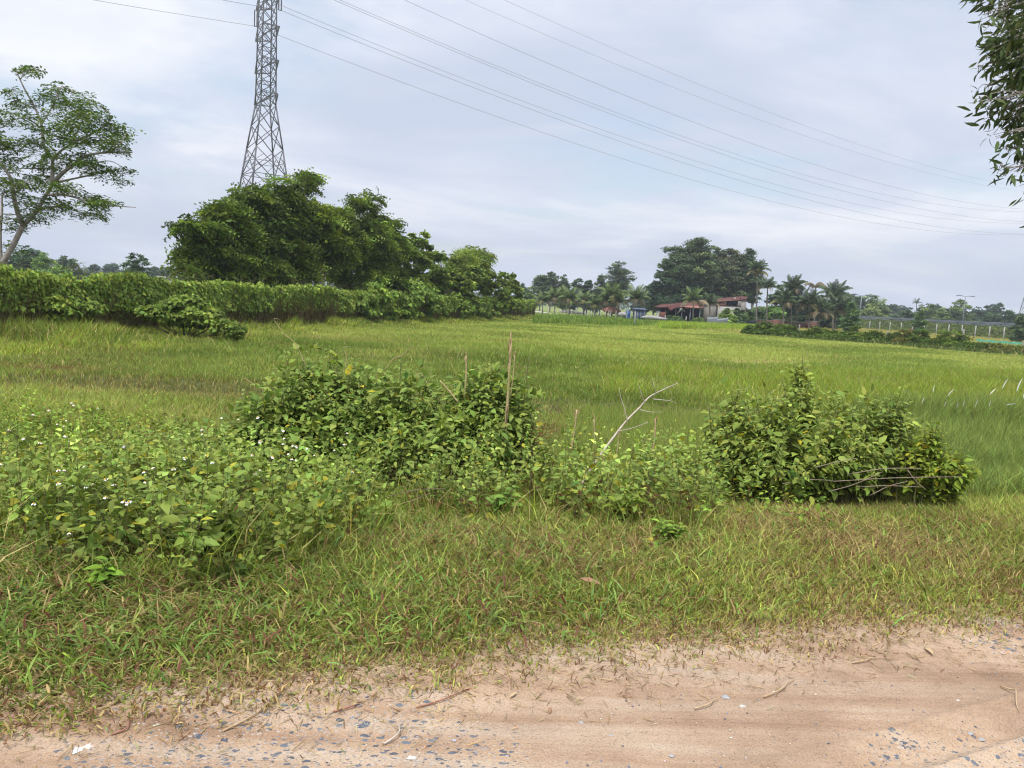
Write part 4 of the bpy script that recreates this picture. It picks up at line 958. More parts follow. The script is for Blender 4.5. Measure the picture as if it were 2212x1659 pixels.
cane('leaning pale broken cane stub below the grass plot, left of the dead branch', 1232, 980, 1246, 885, 6.9, .014)
cane('thin upright cane stub between the leaning stub and the dead branch', 1283, 1010, 1283, 905, 6.9, .008)
cane('upright cane stub with torn top right of the dead branch', 1408, 985, 1416, 905, 6.9, .012)
cane('short cane stub hidden in weeds by the middle of the dead branch', 1331, 985, 1337, 935, 6.9, .009)
cane('short cane stub with a pale flat top near the foot of the dead branch', 1300, 1030, 1302, 975, 6.7, .013)
cane('flat pale cane offcut leaning left beside the frayed cane', 990, 870, 950, 822, 7.3, .011, split=False)
cane('green cane blade cut square at the top right of the tallest cane', 1130, 880, 1142, 770, 7.6, .008, split=False, mat='stem_green')
# tuft of cut green cane leaves right of the tallest cane
gt = gp(1160, 1060); t = thing('cane_tuft', 'upright tuft of cut green and straw coloured cane leaves right of the tallest cane', 'plant', (at(1160, 960, 7.5).x, 7.5, float(gz(.3, 7.5))))
n = 70; px = rng.uniform(1115, 1205, n); P = np.array([at(a, 960, 7.5 + rng.uniform(-.15, .2)) for a in px]); P[:, 2] = gz(P[:, 0], P[:, 1]) + .3
V, Fs, cc = blades(P, rng.uniform(.35, .8, n) * (1 - (px - 1115) / 260), rng.uniform(.012, .022, n), rng.uniform(.02, .35, n), dry_mix(jitter((.17, .24, .07), n, .2), .4, redp=.4), az=rng.uniform(-.6, .8, n), curl=.25)
obj('blades', V, Fs, M['grass'], t, cc)
n = 60; P = np.array([at(a, 940, 7.4 + rng.uniform(-.1, .1)) for a in rng.uniform(1150, 1200, n)]); V, Fs, cc = blades(P + rng.normal(size=(n, 3)) * .05, rng.uniform(.15, .3, n), .01, rng.uniform(.3, 1.4, n), jitter((.22, .14, .08), n, .3), curl=1)
obj('dead_blades', V, Fs, M['grass'], t, cc)

# ---- dead pale branch
a = at(1250, 1056, 6.2); t = thing('dead_branch', 'bare pale forked branch leaning up to the right out of the weeds', 'branch', a); mb = MB()
def db(pts, r0, r1): mb.tube(smooth_line([at(p[0], p[1], p[2]) for p in pts], len(pts) * 4), np.linspace(r0, r1, len(pts) * 4), 6)
db([(1240, 1075, 6.15), (1262, 1035, 6.25), (1296, 984, 6.4), (1348, 915, 6.6), (1380, 882, 6.7), (1402, 858, 6.8), (1432, 842, 6.9), (1465, 827, 7.0)], .013, .003)
db([(1355, 908, 6.6), (1348, 880, 6.6), (1340, 855, 6.6), (1337, 838, 6.6)], .005, .002)
db([(1393, 870, 6.75), (1385, 850, 6.7), (1380, 832, 6.7)], .005, .002)
db([(1417, 850, 6.85), (1413, 835, 6.8), (1410, 820, 6.8)], .004, .0015)
db([(1410, 862, 6.8), (1432, 864, 6.8), (1448, 866, 6.8), (1462, 872, 6.8)], .004, .0015)
db([(1448, 864, 6.8), (1452, 860, 6.8), (1458, 858, 6.8)], .002, .001)
db([(1382, 885, 6.7), (1405, 890, 6.7), (1432, 890, 6.7)], .004, .0015)
db([(1334, 932, 6.55), (1365, 925, 6.5), (1400, 912, 6.5)], .005, .002)
db([(1438, 842, 6.9), (1436, 836, 6.9), (1434, 830, 6.9)], .002, .001); db([(1452, 834, 6.95), (1458, 838, 6.95)], .002, .001)
mb.build('branch', M['dead_wood'], t, True)

# ---- dry sticks under the right bush
gS = 'dry sticks piled under the right hand bushes'
sticks = [((1790, 1062), (1905, 1020), 'dry stick slanting up under the rounded bush'), ((1830, 1025), (1990, 1012), 'straight pale stick lying level at the top of the pile'), ((1800, 1040), (2080, 1030), 'long thin stick across the back of the pile'), ((1850, 1052), (1985, 1052), 'level stick near the bottom right of the pile'), ((1960, 1015), (2000, 1058), 'short stick crossing the others at the right of the pile'), ((1690, 1045), (1800, 1038), 'curved grey stick at the left end of the pile'), ((1880, 1070), (1960, 1040), 'low short stick in the front grass of the pile'), ((1760, 1010), (1850, 990), 'short stick deep in the shade under the pointed bush'), ((830, 1075), (960, 1055), 'thin twig under the dark gap of the large domed bush'), ((860, 1090), (930, 1065), 'short bent twig below the large domed bush'), ((1370, 1125), (1530, 1105), 'long thin stick lying on the weeds below the dead branch'), ((1240, 1150), (1340, 1110), 'slanting stick under the foot of the dead branch')]
for (p0, p1, lab) in sticks:
    Y0 = 6.45 if p0[0] > 1600 else 5.9
    a = at(p0[0], p0[1], Y0); b = at(p1[0], p1[1], Y0 - .05); mb = MB(); m = (a + b) / 2 + Vector((0, 0, rng.uniform(-.02, .03))); mb.tube(smooth_line([a, m, b], 8), np.linspace(.0042, .0026, 8), 4)
    tag(mb.build('dry_stick', M['stick']), lab, 'stick', gS if p0[0] > 1600 else None)

# ---- white plume grass on the right
pl = None
plumes = [(1130, 130, 1.0, 0), (1310, 170, 1.1, .5), (1000, 260, .7, .2), (1755, 180, 1.2, .45), (1715, 220, .6, .1), (1815, 150, 1.1, .7), (1960, 80, 1.4, .25), (2130, 110, 1.8, .15), (1270, 300, .6, 0), (1340, 310, .6, .1), (1415, 315, .6, 0), (1490, 295, .6, 0), (1550, 300, .4, 0), (1632, 305, .8, .15), (1775, 250, .7, 0), (1800, 300, .7, 0), (2010, 285, .9, 1.2), (2100, 275, .5, .9), (2205, 200, 1.0, 0), (1160, 460, .4, 0), (1600, 730, .5, 1)]
for i, (x, y, s, lean) in enumerate(plumes):
    px, py = (3300 + x / 3.022) * .5486, (1500 + y / 3.022) * .5486; Y = np.interp(py, [840, 880, 930], [13.5, 10.0, 8.2]); p = at(px, py, Y)
    if i in (3, 4, 9, 12, 14, 17, 19, 20): continue
    if pl is None:
        pl = thing('plume_grass', '', 'grass plume', (0, 0, 0), 'white grass plumes above the tall grass on the right'); mb = MB(); mb.tube(smooth_line([(0, 0, -.55), (.01, 0, -.3), (0, 0, 0)], 6), .002, 4); mb.build('stem', M['stem_green'], pl)
        mb = MB(); mb.tube(smooth_line([(0, 0, -.02), (0, 0, .03), (.006, 0, .09), (.02, 0, .15)], 8), [.002, .005, .0065, .0065, .006, .005, .003, .001], 6); mb.build('plume', M['plume'], pl, True); r = pl; r.location = p
    else: r = dup(pl, p)
    s *= .8; r.scale = (s, s, s); r.rotation_euler = (0, lean, rng.uniform(-.4, .4))
    near = 'tallest' if i == 7 else None
    r['label'] = {7: 'longest white silky plume near the right edge of the photo', 6: 'second tallest white plume, leaning, left of the longest one', 16: 'white plume bent over sideways above the tall grass', 1: 'curved white plume right of the bushes, second from the left of the high ones', 0: 'upright white plume nearest to the rounded bush of the high ones'}.get(i, 'small white silky plume above the grass on the right')

# ------------------------------------------------------------------ road litter
def blob_stone(name, label, px, py, s, mat, cat='stone', group=None):
    p = G(px, py, float(road_z(*np.array(G(px, py, 0))[:2]))); k = sph(26); h = unit(k) * np.array([s, s * .75, s * .5]) * rng.uniform(.75, 1.1, (26, 1)) + np.array([p.x, p.y, p.z + s * .15])
    import bmesh
    bm = bmesh.new(); [bm.verts.new(v) for v in h - np.array(p)]; bmesh.ops.convex_hull(bm, input=bm.verts[:]); 
    for v in [v for v in bm.verts if not v.link_faces]: bm.verts.remove(v)
    m = bpy.data.meshes.new(name); bm.to_mesh(m); bm.free(); m.materials.append(M[mat]); o = bpy.data.objects.new(name, m); C.objects.link(o); o.location = p
    return tag(o, label, cat, group)
stones = [(1566, 1508, .020, 'stone', 'grey stone lying alone on the dirt beside a straw, right of centre'), (1604, 1527, .014, 'stone_pale', 'small pale stone right of the grey stone on the dirt'), (620, 1557, .017, 'stone_pale', 'white speckled stone among the crushed rock near the grass'), (537, 1546, .011, 'stone_pale', 'small white stone by the grass edge left of the speckled stone'), (2096, 1586, .014, 'stone', 'small grey stone low on the right of the road'), (1450, 1660 - 26, .012, 'stone', 'dark stone at the bottom edge right of centre'), (1888, 1428, .013, 'stone', 'dark pebble on the dirt near the grass at the right'), (1690, 1444, .010, 'stone_pale', 'pale pebble near the grass edge right of centre'), (2070, 1514, .011, 'stone_pale', 'tan pebble in the rut on the right'), (2120, 1600, .018, 'stone', 'flat blue grey stone embedded near the right bottom corner'), (980, 1600, .012, 'stone', 'small grey pebble on the road at the bottom middle'), (2145, 1366, .012, 'stone_pale', 'whitish pebble at the grass edge by the right border'), (890, 1640, .02, 'stone_pale', 'chalky stone patch lump at the bottom left of centre'), (1320, 1590, .010, 'stone', 'small dark pebble mid road'), (1255, 1562, .012, 'stone', 'small blue grey pebble near the middle of the road')]
for px, py, s, mt, lab in stones: blob_stone('pebble', lab, px, py, s, mt)
# loose grit
n = 5200; x = rng.uniform(-4.2, 6.5, n); y = edgeY(x) - np.abs(rng.normal(0, .9, n)) + .25; s = .0022 + .006 * rng.uniform(size=n) ** 4
OCT = (np.array([(1, 0, 0), (-1, 0, 0), (0, 1, 0), (0, -1, 0), (0, 0, .7), (0, 0, -.7)], float), [[(0, 2, 4), (2, 1, 4), (1, 3, 4), (3, 0, 4), (2, 0, 5), (1, 2, 5), (3, 1, 5), (0, 3, 5)]])
zz = np.where(y - edgeY(x) > .1, gz(x, y), road_z(x, y)); P = np.stack([x, y, zz + s * .3], -1)
V, Fs = scatter(*OCT, P, frames(rng.normal(size=(n, 3)) * np.array([1, 1, .3]), np.tile(np.array([0, 0, 1.]), (n, 1))), np.stack([s, s * rng.uniform(.5, 1, n), s * .7], -1))
cg = np.where((rng.uniform(size=n) < .45)[:, None], np.array((.20, .21, .24)), np.array((.50, .42, .34)))
tag(obj('gravel', V, Fs, M['ground'], col=np.repeat(jitter(cg, n, .3, .05), 6, axis=0)), 'loose fine gravel scattered on the dirt road', 'gravel', kind='stuff')
# thin straw and dead grass bits along the edge
n = 22000; x = rng.uniform(-4.8, 7.0, n); y = edgeY(x) + rng.normal(.15, .2, n) + np.abs(rng.normal(0, .35, n)); k = y > edgeY(x) - .35; x, y = x[k], y[k]; n = len(x)
zz = np.where(y - edgeY(x) > .1, gz(x, y), road_z(x, y)); P = np.stack([x, y, zz + .006 + .03 * sst(-.1, .3, y - edgeY(x))], -1)
V, Fs, cc = blades(P, rng.uniform(.02, .09, n), rng.uniform(.002, .005, n), rng.uniform(1.38, 1.53, n), dry_mix(jitter((.34, .26, .16), n, .3), .4, straw=(.17, .12, .08), redp=.25), curl=.05)
tag(obj('dead_grass', V, Fs, M['grass'], col=cc), 'dry straw bits strewn along the grassy edge of the dirt road', 'litter', kind='stuff')
# fallen leaves
DL = (np.array([(0, 0, 0), (.35, .14, .10), (.7, .13, .08), (1, 0, .02), (.7, -.12, .10), (.35, -.13, .04), (.5, 0, -.02)]), [[(0, 6, 1, 1)][:0], [(0, 6, 1), (1, 6, 2), (2, 6, 3), (3, 6, 4), (4, 6, 5), (5, 6, 0)]])
lm = {}
for key in ('dry_leaf', 'dry_leaf_dark', 'straw'):
    lm[key] = mesh_np('fallen_leaf', DL[0], [np.array(DL[1][1])]); lm[key].materials.append(M[key])
gF = 'dry leaves fallen along the edge of the road'
leaves = [(700, 1497, .08), (690, 1465, .05), (560, 1480, .05), (625, 1493, .06), (1060, 1440, .07), (1075, 1448, .05), (1440, 1436, .09), (1425, 1430, .06), (1455, 1440, .05), (1760, 1413, .05), (1790, 1415, .06), (1995, 1400, .09), (1555, 1412, .05), (1620, 1405, .05), (1870, 1395, .05), (2080, 1345, .12), (2150, 1355, .07), (1100, 1510, .05), (1190, 1527, .05), (1000, 1430, .05), (960, 1470, .05), (430, 1510, .05), (330, 1520, .06), (230, 1530, .05), (100, 1548, .06), (1260, 1405, .06), (1310, 1424, .06), (780, 1460, .05), (1700, 1395, .05), (1480, 1405, .05), (1820, 1400, .05), (2190, 1345, .08), (850, 1462, .05), (580, 1520, .04)]
for i, (px, py, s) in enumerate(leaves):
    key = ('dry_leaf', 'dry_leaf_dark', 'straw')[i % 3 if i % 5 else 1]; p = G(px, py, 0); p.z = max(float(road_z(p.x, p.y)), float(gzroad(p.x, p.y))) + .012
    o = bpy.data.objects.new('fallen_leaf', lm[key]); C.objects.link(o); o.location = p; o.rotation_euler = (rng.uniform(-.3, .3), rng.uniform(-.2, .2), rng.uniform(0, 6)); o.scale = (s, s, s)
    tone = {'dry_leaf': 'brown', 'dry_leaf_dark': 'dark brown', 'straw': 'straw coloured'}[key]; where = 'left of the middle' if px < 900 else ('in the middle' if px < 1500 else 'on the right')
    tag(o, f'curled {tone} leaf on the road edge {where}', 'leaf', gF)
p = G(1250 * 1.0, 1287, 0); p.z = float(gz(p.x, p.y)) + .10; o = bpy.data.objects.new('fallen_leaf', lm['dry_leaf']); C.objects.link(o); o.location = p; o.scale = (.13, .13, .13); o.rotation_euler = (.2, .1, -.5); tag(o, 'large reddish brown dead leaf resting on the verge grass', 'leaf')
# twigs and straws
tw = [((480, 1580), (640, 1500), 'straw', 'long straw stalk from the litter out onto the crushed rock'), ((900, 1530), (1040, 1490), 'twig_red', 'reddish twig lying from the litter towards the middle of the road'), ((60, 1575), (160, 1568), 'straw', 'pale bone like twig at the left edge of the road'), ((1650, 1507), (1725, 1468), 'straw', 'forked straw on the dirt right of the grey stone'), ((1500, 1535), (1560, 1512), 'straw', 'bent straw touching the grey stone'), ((2160, 1490), (2212, 1545), 'straw', 'thin straw at the right edge of the road'), ((1840, 1433), (1900, 1424), 'straw', 'short pale stick near the pebble at the right'), ((1200, 1420), (1280, 1405), 'straw', 'flat straw coloured strip in the short grass'), ((1130, 1440), (1170, 1425), 'straw', 'short thick straw in the litter in the middle'), ((720, 1540), (800, 1520), 'twig_red', 'thin dark red twig on the crushed rock'), ((830, 1610), (880, 1560), 'dead_wood', 'dark thin twig by the seam in the road'), ((1555, 1385), (1650, 1350), 'straw', 'long straw lying in the short grass right of centre'), ((2100, 1330), (2150, 1290), 'straw', 'bright straw standing in the grass near the right border'), ((240, 1590), (300, 1565), 'twig_red', 'tiny forked twig above the white scrap')]
for p0, p1, mt, lab in tw:
    a, b = G(*p0, 0), G(*p1, 0); mb = MB(); pts = []
    for f in np.linspace(0, 1, 7):
        q = a.lerp(b, float(f)); q.x += .02 * math.sin(f * 5); q.z = max(float(road_z(q.x, q.y)), float(gzroad(q.x, q.y))) + .008 + .02 * (p1[1] < 1400) + .01 * math.sin(f * 3.1); pts.append(q)
    mb.tube(smooth_line(pts, 14), np.linspace(.0038, .002, 14), 5); tag(mb.build('twig', M[mt]), lab, 'twig')
# white scrap
pts = [(350, 692), (362, 668), (385, 652), (410, 650), (432, 648), (455, 643), (463, 650), (445, 662), (428, 668), (405, 664), (398, 676), (385, 680), (370, 690)]
top = [G(x / 1.229 * .5486, (2400 + y / 1.229) * .5486, .0) for x, y in pts]; z = max(float(road_z(q.x, q.y)) for q in top) + .001
nn = len(top); cg_ = sum(top, Vector()) / nn; Vv = [(q.x, q.y, z + .004 + .003 * math.sin(i * 2)) for i, q in enumerate(top)] + [(q.x, q.y, z) for q in top] + [(cg_.x, cg_.y, z + .006)]
Tt = [(i, (i + 1) % nn, 2 * nn) for i in range(nn)]; Qq = [(i + nn, (i + 1) % nn + nn, (i + 1) % nn, i) for i in range(nn)]
tag(obj('white_scrap', Vv, [Qq, Tt], M['chip']), 'jagged curved white scrap lying on the road at the bottom left', 'scrap')

# ------------------------------------------------------------------ pylons and lines
TP = Vector((-45.5, 138.0, FIELD))
FP = at(2228, 700, 374); FP.z = FIELD
ldir = Vector((FP.x - TP.x, FP.y - TP.y, 0)).normalized(); adir = Vector((ldir.y, -ldir.x, 0))   # arms point along adir (towards us) and back
UX, UY = np.array(adir), np.array(ldir)
def tw_w(z): return np.interp(z, [-.4, 16.3, 25.5, 33, 65], [5.5, 3.5, 2.35, 1.32, .98])
ARMZ = [34.0, 39.5, 45.0, 50.3, 55.6, 60.9]
def pylon(label):
    t = thing('lattice_pylon', label, 'pylon', (0, 0, FIELD)); 
    def pt(z, sx, sy): w = float(tw_w(z)); return UX * w * sx + UY * w * sy + np.array([0, 0, z])
    cs = [(1, 1), (1, -1), (-1, -1), (-1, 1)]
    for c in cs:
        mb = MB(); [mb.beam(pt(a_, *c), pt(b_, *c), w_) for a_, b_, w_ in ((-.4, 16.3, .24), (16.3, 25.5, .22), (25.5, 33, .2), (33, 65, .17))]; mb.build('leg', M['steel'], t)
    mb = MB(); lv = [-.4, 8, 16.3, 21, 25.5, 29.5, 33] + list(np.arange(34.9, 65.5, 1.88))
    for a, b in zip(lv[:-1], lv[1:]):
        for i in range(4):
            c, d = cs[i], cs[(i + 1) % 4]; th = .12 if a < 30 else .095
            mb.beam(pt(a, *c), pt(b, *d), th); mb.beam(pt(a, *d), pt(b, *c), th)
            if a in (8, 16.3) or a < 0 or any(abs(a - q) < 1.1 for q in ARMZ): mb.beam(pt(b, *c), pt(b, *d), .1)
            if a < 25:
                m = (pt((a + b) / 2, *c) + pt((a + b) / 2, *d)) / 2; 
                for e in (c, d):
                    mb.beam(pt((a + b) / 2, *e), m, .07); mb.beam(pt((a + b) / 2, *e), (pt(a, *c) * .75 + pt(b, *d) * .25) if e == c else (pt(a, *d) * .75 + pt(b, *c) * .25), .07); mb.beam(pt((a + b) / 2, *e), (pt(b, *e) * .75 + pt(a, *(d if e == c else c)) * .25), .07)
    mb.build('bracing', M['steel'], t)
    for z in ARMZ:
        for s in (1, -1):
            mb = MB(); w = float(tw_w(z)); tip = UX * s * 5.6 + np.array([0, 0, z - .1])
            for sy in (1, -1):
                r0 = UX * s * w + UY * w * sy + np.array([0, 0, z - .7]); r1 = UX * s * w + UY * w * sy + np.array([0, 0, z + 1.3])
                mb.beam(r0, tip, .13); mb.beam(r1, tip, .11)
                for f, g in ((0, .33), (.33, .66), (.66, 1)): mb.beam(r0 + (tip - r0) * f, r1 + (tip - r1) * g, .07)
                for f in (.33, .66): mb.beam(r0 + (tip - r0) * f, r1 + (tip - r1) * f, .06)
            ra = UX * s * w + UY * w + np.array([0, 0, z - .7]); rb = UX * s * w - UY * w + np.array([0, 0, z - .7])
            for f, g in ((0, .33), (.33, .66), (.66, 1)): mb.beam(ra + (tip - ra) * f, rb + (tip - rb) * g, .06)
            mb.build('crossarm', M['steel'], t)
            if z > 50.1:
                mb = MB()
                for o in (-.22, .22):
                    b0 = tip + UY * o; zz = np.linspace(0, -2.7, 28); mb.tube(np.array([b0 + np.array([0, 0, k]) for k in zz]), [.05 if i % 2 else .14 for i in range(28)], 6)
                mb.beam(tip + np.array([0, 0, -2.75]) - UY * .3, tip + np.array([0, 0, -2.75]) + UY * .3, .09); mb.build('insulator_string', M['insul'], t)
    for s in (1, -1):
        mb = MB(); tp = UX * s * 3.4 + np.array([0, 0, 66.6])
        for sy in (1, -1): mb.beam(UX * s * .98 + UY * .98 * sy + np.array([0, 0, 65]), tp, .1); mb.beam(UX * s * .98 + UY * .98 * sy + np.array([0, 0, 63.1]), tp, .1)
        mb.build('earth_wire_peak', M['steel'], t)
    for c in t.children: c.location.z -= 0
    # meshes were built about the origin; parts already subtract the foot height
    return t
P1 = pylon('tall steel lattice power pylon rising behind the tree clump on the left'); P1.location = TP
P2 = dup(P1, FP, label='distant steel lattice power pylon cut by the right edge, beyond the far trees')
for c in list(P2.children): pass
gW = 'overhead power lines'
def wire(label, a, b, sag, r):
    n = 60; f = np.linspace(0, 1, n)[:, None]; p = np.array(a) * (1 - f) + np.array(b) * f; p[:, 2] -= 4 * sag * (f * (1 - f))[:, 0]
    mb = MB(); mb.tube(p, r, 5); tag(mb.build('power_line', M['wire']), label, 'power line', gW)
names = ['lower', 'middle', 'upper']; k = 0
LP_ = TP - ldir * 330
for side, sn in ((1, 'near'), (-1, 'far')):
    for i, z in enumerate(ARMZ[3:]):
        o = Vector(adir) * 5.6 * side + Vector((0, 0, z - 2.8 + .4 * 0)); a = Vector((TP.x, TP.y, 0)) + o; b = Vector((FP.x, FP.y, 0)) + o
        wire(f'{names[i]} power line of the {sn} circuit sweeping from the pylon down to the right horizon', a, b, 11.0, .030)
        c = Vector((LP_.x, LP_.y, 0)) + o; wire(f'{names[i]} power line of the {sn} circuit leaving the pylon to the upper left', a, c, 9.0, .030)
    o = Vector(adir) * 3.4 * side + Vector((0, 0, 66.6)); wire(f'thin faint earth wire above the {sn} circuit sweeping down to the right', Vector((TP.x, TP.y, 0)) + o, Vector((FP.x, FP.y, 0)) + o, 8.5, .024)
    wire(f'thin earth wire above the {sn} circuit running out of view at upper left', Vector((TP.x, TP.y, 0)) + o, Vector((LP_.x, LP_.y, 0)) + o, 8.5, .024)

# ------------------------------------------------------------------ palms
def frond_mesh(name, droop, col, w=.17, nl=30, sd=1):
    r = np.random.default_rng(sd); V = []; Q = []; cols = []
    f = np.linspace(0, 1, 14); th = 1.05 - droop * f ** 1.1 * 1.6; ds = 1 / 13
    x = np.concatenate([[0], np.cumsum(np.cos(th[:-1]) * ds)]); z = np.concatenate([[0], np.cumsum(np.sin(th[:-1]) * ds)])
    for i in range(14):
        ww = .018 * (1 - .7 * f[i]); V += [(x[i], -ww, z[i]), (x[i], ww, z[i]), (x[i], 0, z[i] + .02)]
    for i in range(13):
        for a, b in ((0, 1), (1, 2), (2, 0)): Q.append((i * 3 + a, i * 3 + b, i * 3 + 3 + b, i * 3 + 3 + a))
    for k in range(nl):
        g = .16 + .84 * (k + .5) / nl; xi = np.interp(g, f, x); zi = np.interp(g, f, z); l = w * math.sin(math.pi * min(g * .8 + .18, 1)) + .06
        t = np.interp(g, f, th)
        for s in (-1, 1):
            b = len(V); l2 = l * r.uniform(.8, 1.1); fw = .30 * l2; dr = l2 * r.uniform(.35, .8)
            V += [(xi - .012, s * .01, zi), (xi + .018, s * .01, zi), (xi + fw * .6 * math.cos(t) + .016, s * l2 * .6, zi + fw * .5 * math.sin(t) - dr * .25), (xi + fw * math.cos(t), s * l2, zi + fw * math.sin(t) - dr), (xi + fw * .6 * math.cos(t) - .016, s * l2 * .6, zi + fw * .5 * math.sin(t) - dr * .25)]
            Q.append((b, b + 1, b + 2, b + 4)); Q.append((b + 4, b + 2, b + 3, b + 3))
    Q = np.array(Q); T = Q[Q[:, 2] == Q[:, 3]][:, :3]; Q = Q[Q[:, 2] != Q[:, 3]]
    m = mesh_np(name, np.array(V), [Q, T], np.tile(np.array(col), (len(V), 1))); m.materials.append(M['far']); return m
PGR, PDK, PYL, PBR = (.12, .16, .065), (.075, .105, .055), (.24, .22, .10), (.24, .19, .13)
FR = {k: [frond_mesh('frond', d, c, sd=i) for i, d in enumerate(ds)] for k, c, ds in (('g', PGR, (.55, .95, 1.35)), ('d', PDK, (.5, .95, 1.4)), ('y', PYL, (1.2, 1.6)), ('b', PBR, (1.5, 1.85)))}
def palm(label, px, py_crown, py_base, Y, L, nf=14, kind='g', dry=3, group=None, lean=.0, dead=False, trunk_r=.11, name='coconut_palm', cat='palm'):
    b = at(px, py_base, Y); b.z = FIELD; c = at(px + lean, py_crown, Y)
    t = thing(name, label, cat, b, group); mb = MB()
    q = smooth_line([b, (b.lerp(c, .5)) + Vector((-lean * Y / FPX * .3, 0, 0)), c], 10); mb.tube(q, np.linspace(trunk_r * 1.25, trunk_r * .8, 10), 8); mb.build('trunk', M['trunk_palm'], t, True)
    for i in range(nf):
        a = i * 2.39996 + rng.uniform(-.2, .2); e = i / nf; isdry = i >= nf - dry
        if dead: ms = FR['b'][rng.integers(0, 2)]
        elif isdry: ms = FR['y' if rng.uniform() < .4 else 'b'][rng.integers(0, 2)]
        else: ms = FR[kind][min(int(e * 3.2), 2)]
        o = bpy.data.objects.new('frond', ms); C.objects.link(o); o.parent = t; o.location = c - b
        if isdry or dead: o['label'] = 'dry brown hanging frond'
        pitch = -.55 * (1 - e) + (.25 if isdry else 0); o.rotation_euler = (rng.uniform(-.2, .2), pitch, a); s = L * .62 * rng.uniform(.85, 1.1); o.scale = (s, s, s)
    return t
def c1p(x, y): return 1042.3 + x * .2976, 466.3 + y * .2976
gP = 'young coconut palms in a row behind the far fence'
for (x, yc, L, lab) in [(435, 640, 3.3, 'first young coconut palm from the left of the row, orange green, by the far fence'), (525, 620, 3.7, 'second young coconut palm of the row, upright fronds'), (630, 625, 3.8, 'third young coconut palm of the row, broad and drooping'), (735, 640, 3.4, 'fourth young coconut palm of the row, dark trunk'), (815, 662, 2.8, 'small low coconut palm between the fourth and sixth of the row'), (900, 640, 3.2, 'sixth coconut palm of the row, half hidden'), (940, 605, 4.0, 'tallest coconut palm of the row, below the tall lone tree'), (985, 645, 3.3, 'coconut palm of the row with pinkish dry fronds'), (1110, 625, 4.0, 'last big coconut palm of the row, left of the rusty roofed shed')]:
    px, py = c1p(x, yc); palm(lab, px, py, 676 + (px - 1170) * .045, 128 - (px - 1170) * .05, L * 1.2, 17, 'g', 3, gP)
px, py = c1p(1530, 640); palm('bushy coconut palm with yellow hanging fronds directly in front of the rusty roof', px, py, 694, 114, 4.4, 17, 'g', 4)
px, py = c1p(1650, 650); palm('smaller dark coconut palm in front of the farmhouse wall', px, py, 698, 115, 3.6, 14, 'd', 2)
px, py = c1p(1990, 420); palm('tall coconut palm with drooping dry skirt standing right of the farmhouse', px, py, 698, 118, 4.1, 20, 'd', 5, lean=2)
def c2(x, y): return 1645.8 + x * .256, 548.6 + y * .256
gR = 'dark coconut palms beside the brick wall on the right'
for (x, y, L, k, dry, dead, lab) in [(250, 315, 3.8, 'd', 1, False, 'upright dark coconut palm at the top left of the palm group'), (445, 300, 3.4, 'd', 0, True, 'dying coconut palm with bare brown hanging fronds above the palm group'), (290, 440, 4.4, 'd', 3, False, 'wide dark coconut palm in the middle left of the palm group'), (600, 385, 4.6, 'd', 2, False, 'large dark coconut palm at the right of the palm group'), (480, 520, 4.0, 'd', 4, False, 'low coconut palm with grey arching fronds by the brick wall'), (620, 490, 4.4, 'd', 3, False, 'low coconut palm with long drooping fronds at the right end of the palm group'), (180, 430, 3.4, 'd', 2, False, 'shaded coconut palm behind the left end of the brick wall'), (400, 450, 4.0, 'd', 2, False, 'dark coconut palm filling the centre of the palm group'), (700, 500, 3.4, 'd', 2, False, 'small coconut palm leaning at the far right of the palm group'), (40, 300, 3.0, 'd', 2, False, 'dark coconut palm behind the bright green bush, left of the palm group')]:
    px, py = c2(x, y); palm(lab, px, py, 708, 117 + rng.uniform(-3, 4) + (6 if y < 400 else 0), L * 1.18, 9 if dead else 24, k, dry, gR, dead=dead, lean=2)
px, py = c2(1305, 425); palm('lone areca palm on the skyline between the far trees on the right', px, py, 700, 200, 3.0, 7, 'd', 0, name='areca_palm')

# ------------------------------------------------------------------ background trees
gA = 'trees behind the farmhouse'
for a in [('dark bushy tree at the left foot of the tall grove behind the shed', 1416, 610, 17, 144, (.035, .06, .03), 'round'), ('dark tree second from the left of the grove, stepping up towards the tall ones', 1434, 578, 22, 146, (.038, .065, .032), 'round'), ('tall grey green tree at the left shoulder of the grove', 1464, 527, 32, 144, (.06, .085, .042), 'tall'), ('tallest tree of the grove behind the farmhouse, its pointed top highest of all', 1508, 504, 38, 144, (.062, .085, .042), 'tall'), ('tall tree right of the highest one with pale trunks showing', 1545, 530, 28, 148, (.065, .08, .045), 'tall'), ('olive brown topped tall tree with one white trunk in the right of the grove', 1576, 536, 31, 150, (.075, .082, .045), 'tall'), ('rightmost tall tree of the grove with ragged gaps in its crown', 1612, 535, 27, 150, (.055, .08, .045), 'tall'), ('dark understorey tree between the grove trunks behind the shed roof', 1480, 580, 40, 142, (.035, .058, .03), 'round'), ('dark understorey tree behind the palm on the roof', 1535, 585, 40, 152, (.035, .058, .03), 'round'), ('dark understorey tree behind the farmhouse wall', 1590, 590, 36, 156, (.045, .07, .035), 'round'), ('small sparse tree top right of the grove by the tall palm', 1634, 563, 14, 150, (.06, .085, .045), 'tall')]:
    lab, px, yt, hw, Y, col, kind = a; rtree('tree', lab, px, yt, hw, Y, col, gA, kind, n=int(260 * hw * (1.6 if kind == 'tall' else 1)), bark='bark_pale' if kind == 'tall' else 'bark', leaf=Y / FPX * 3.6)
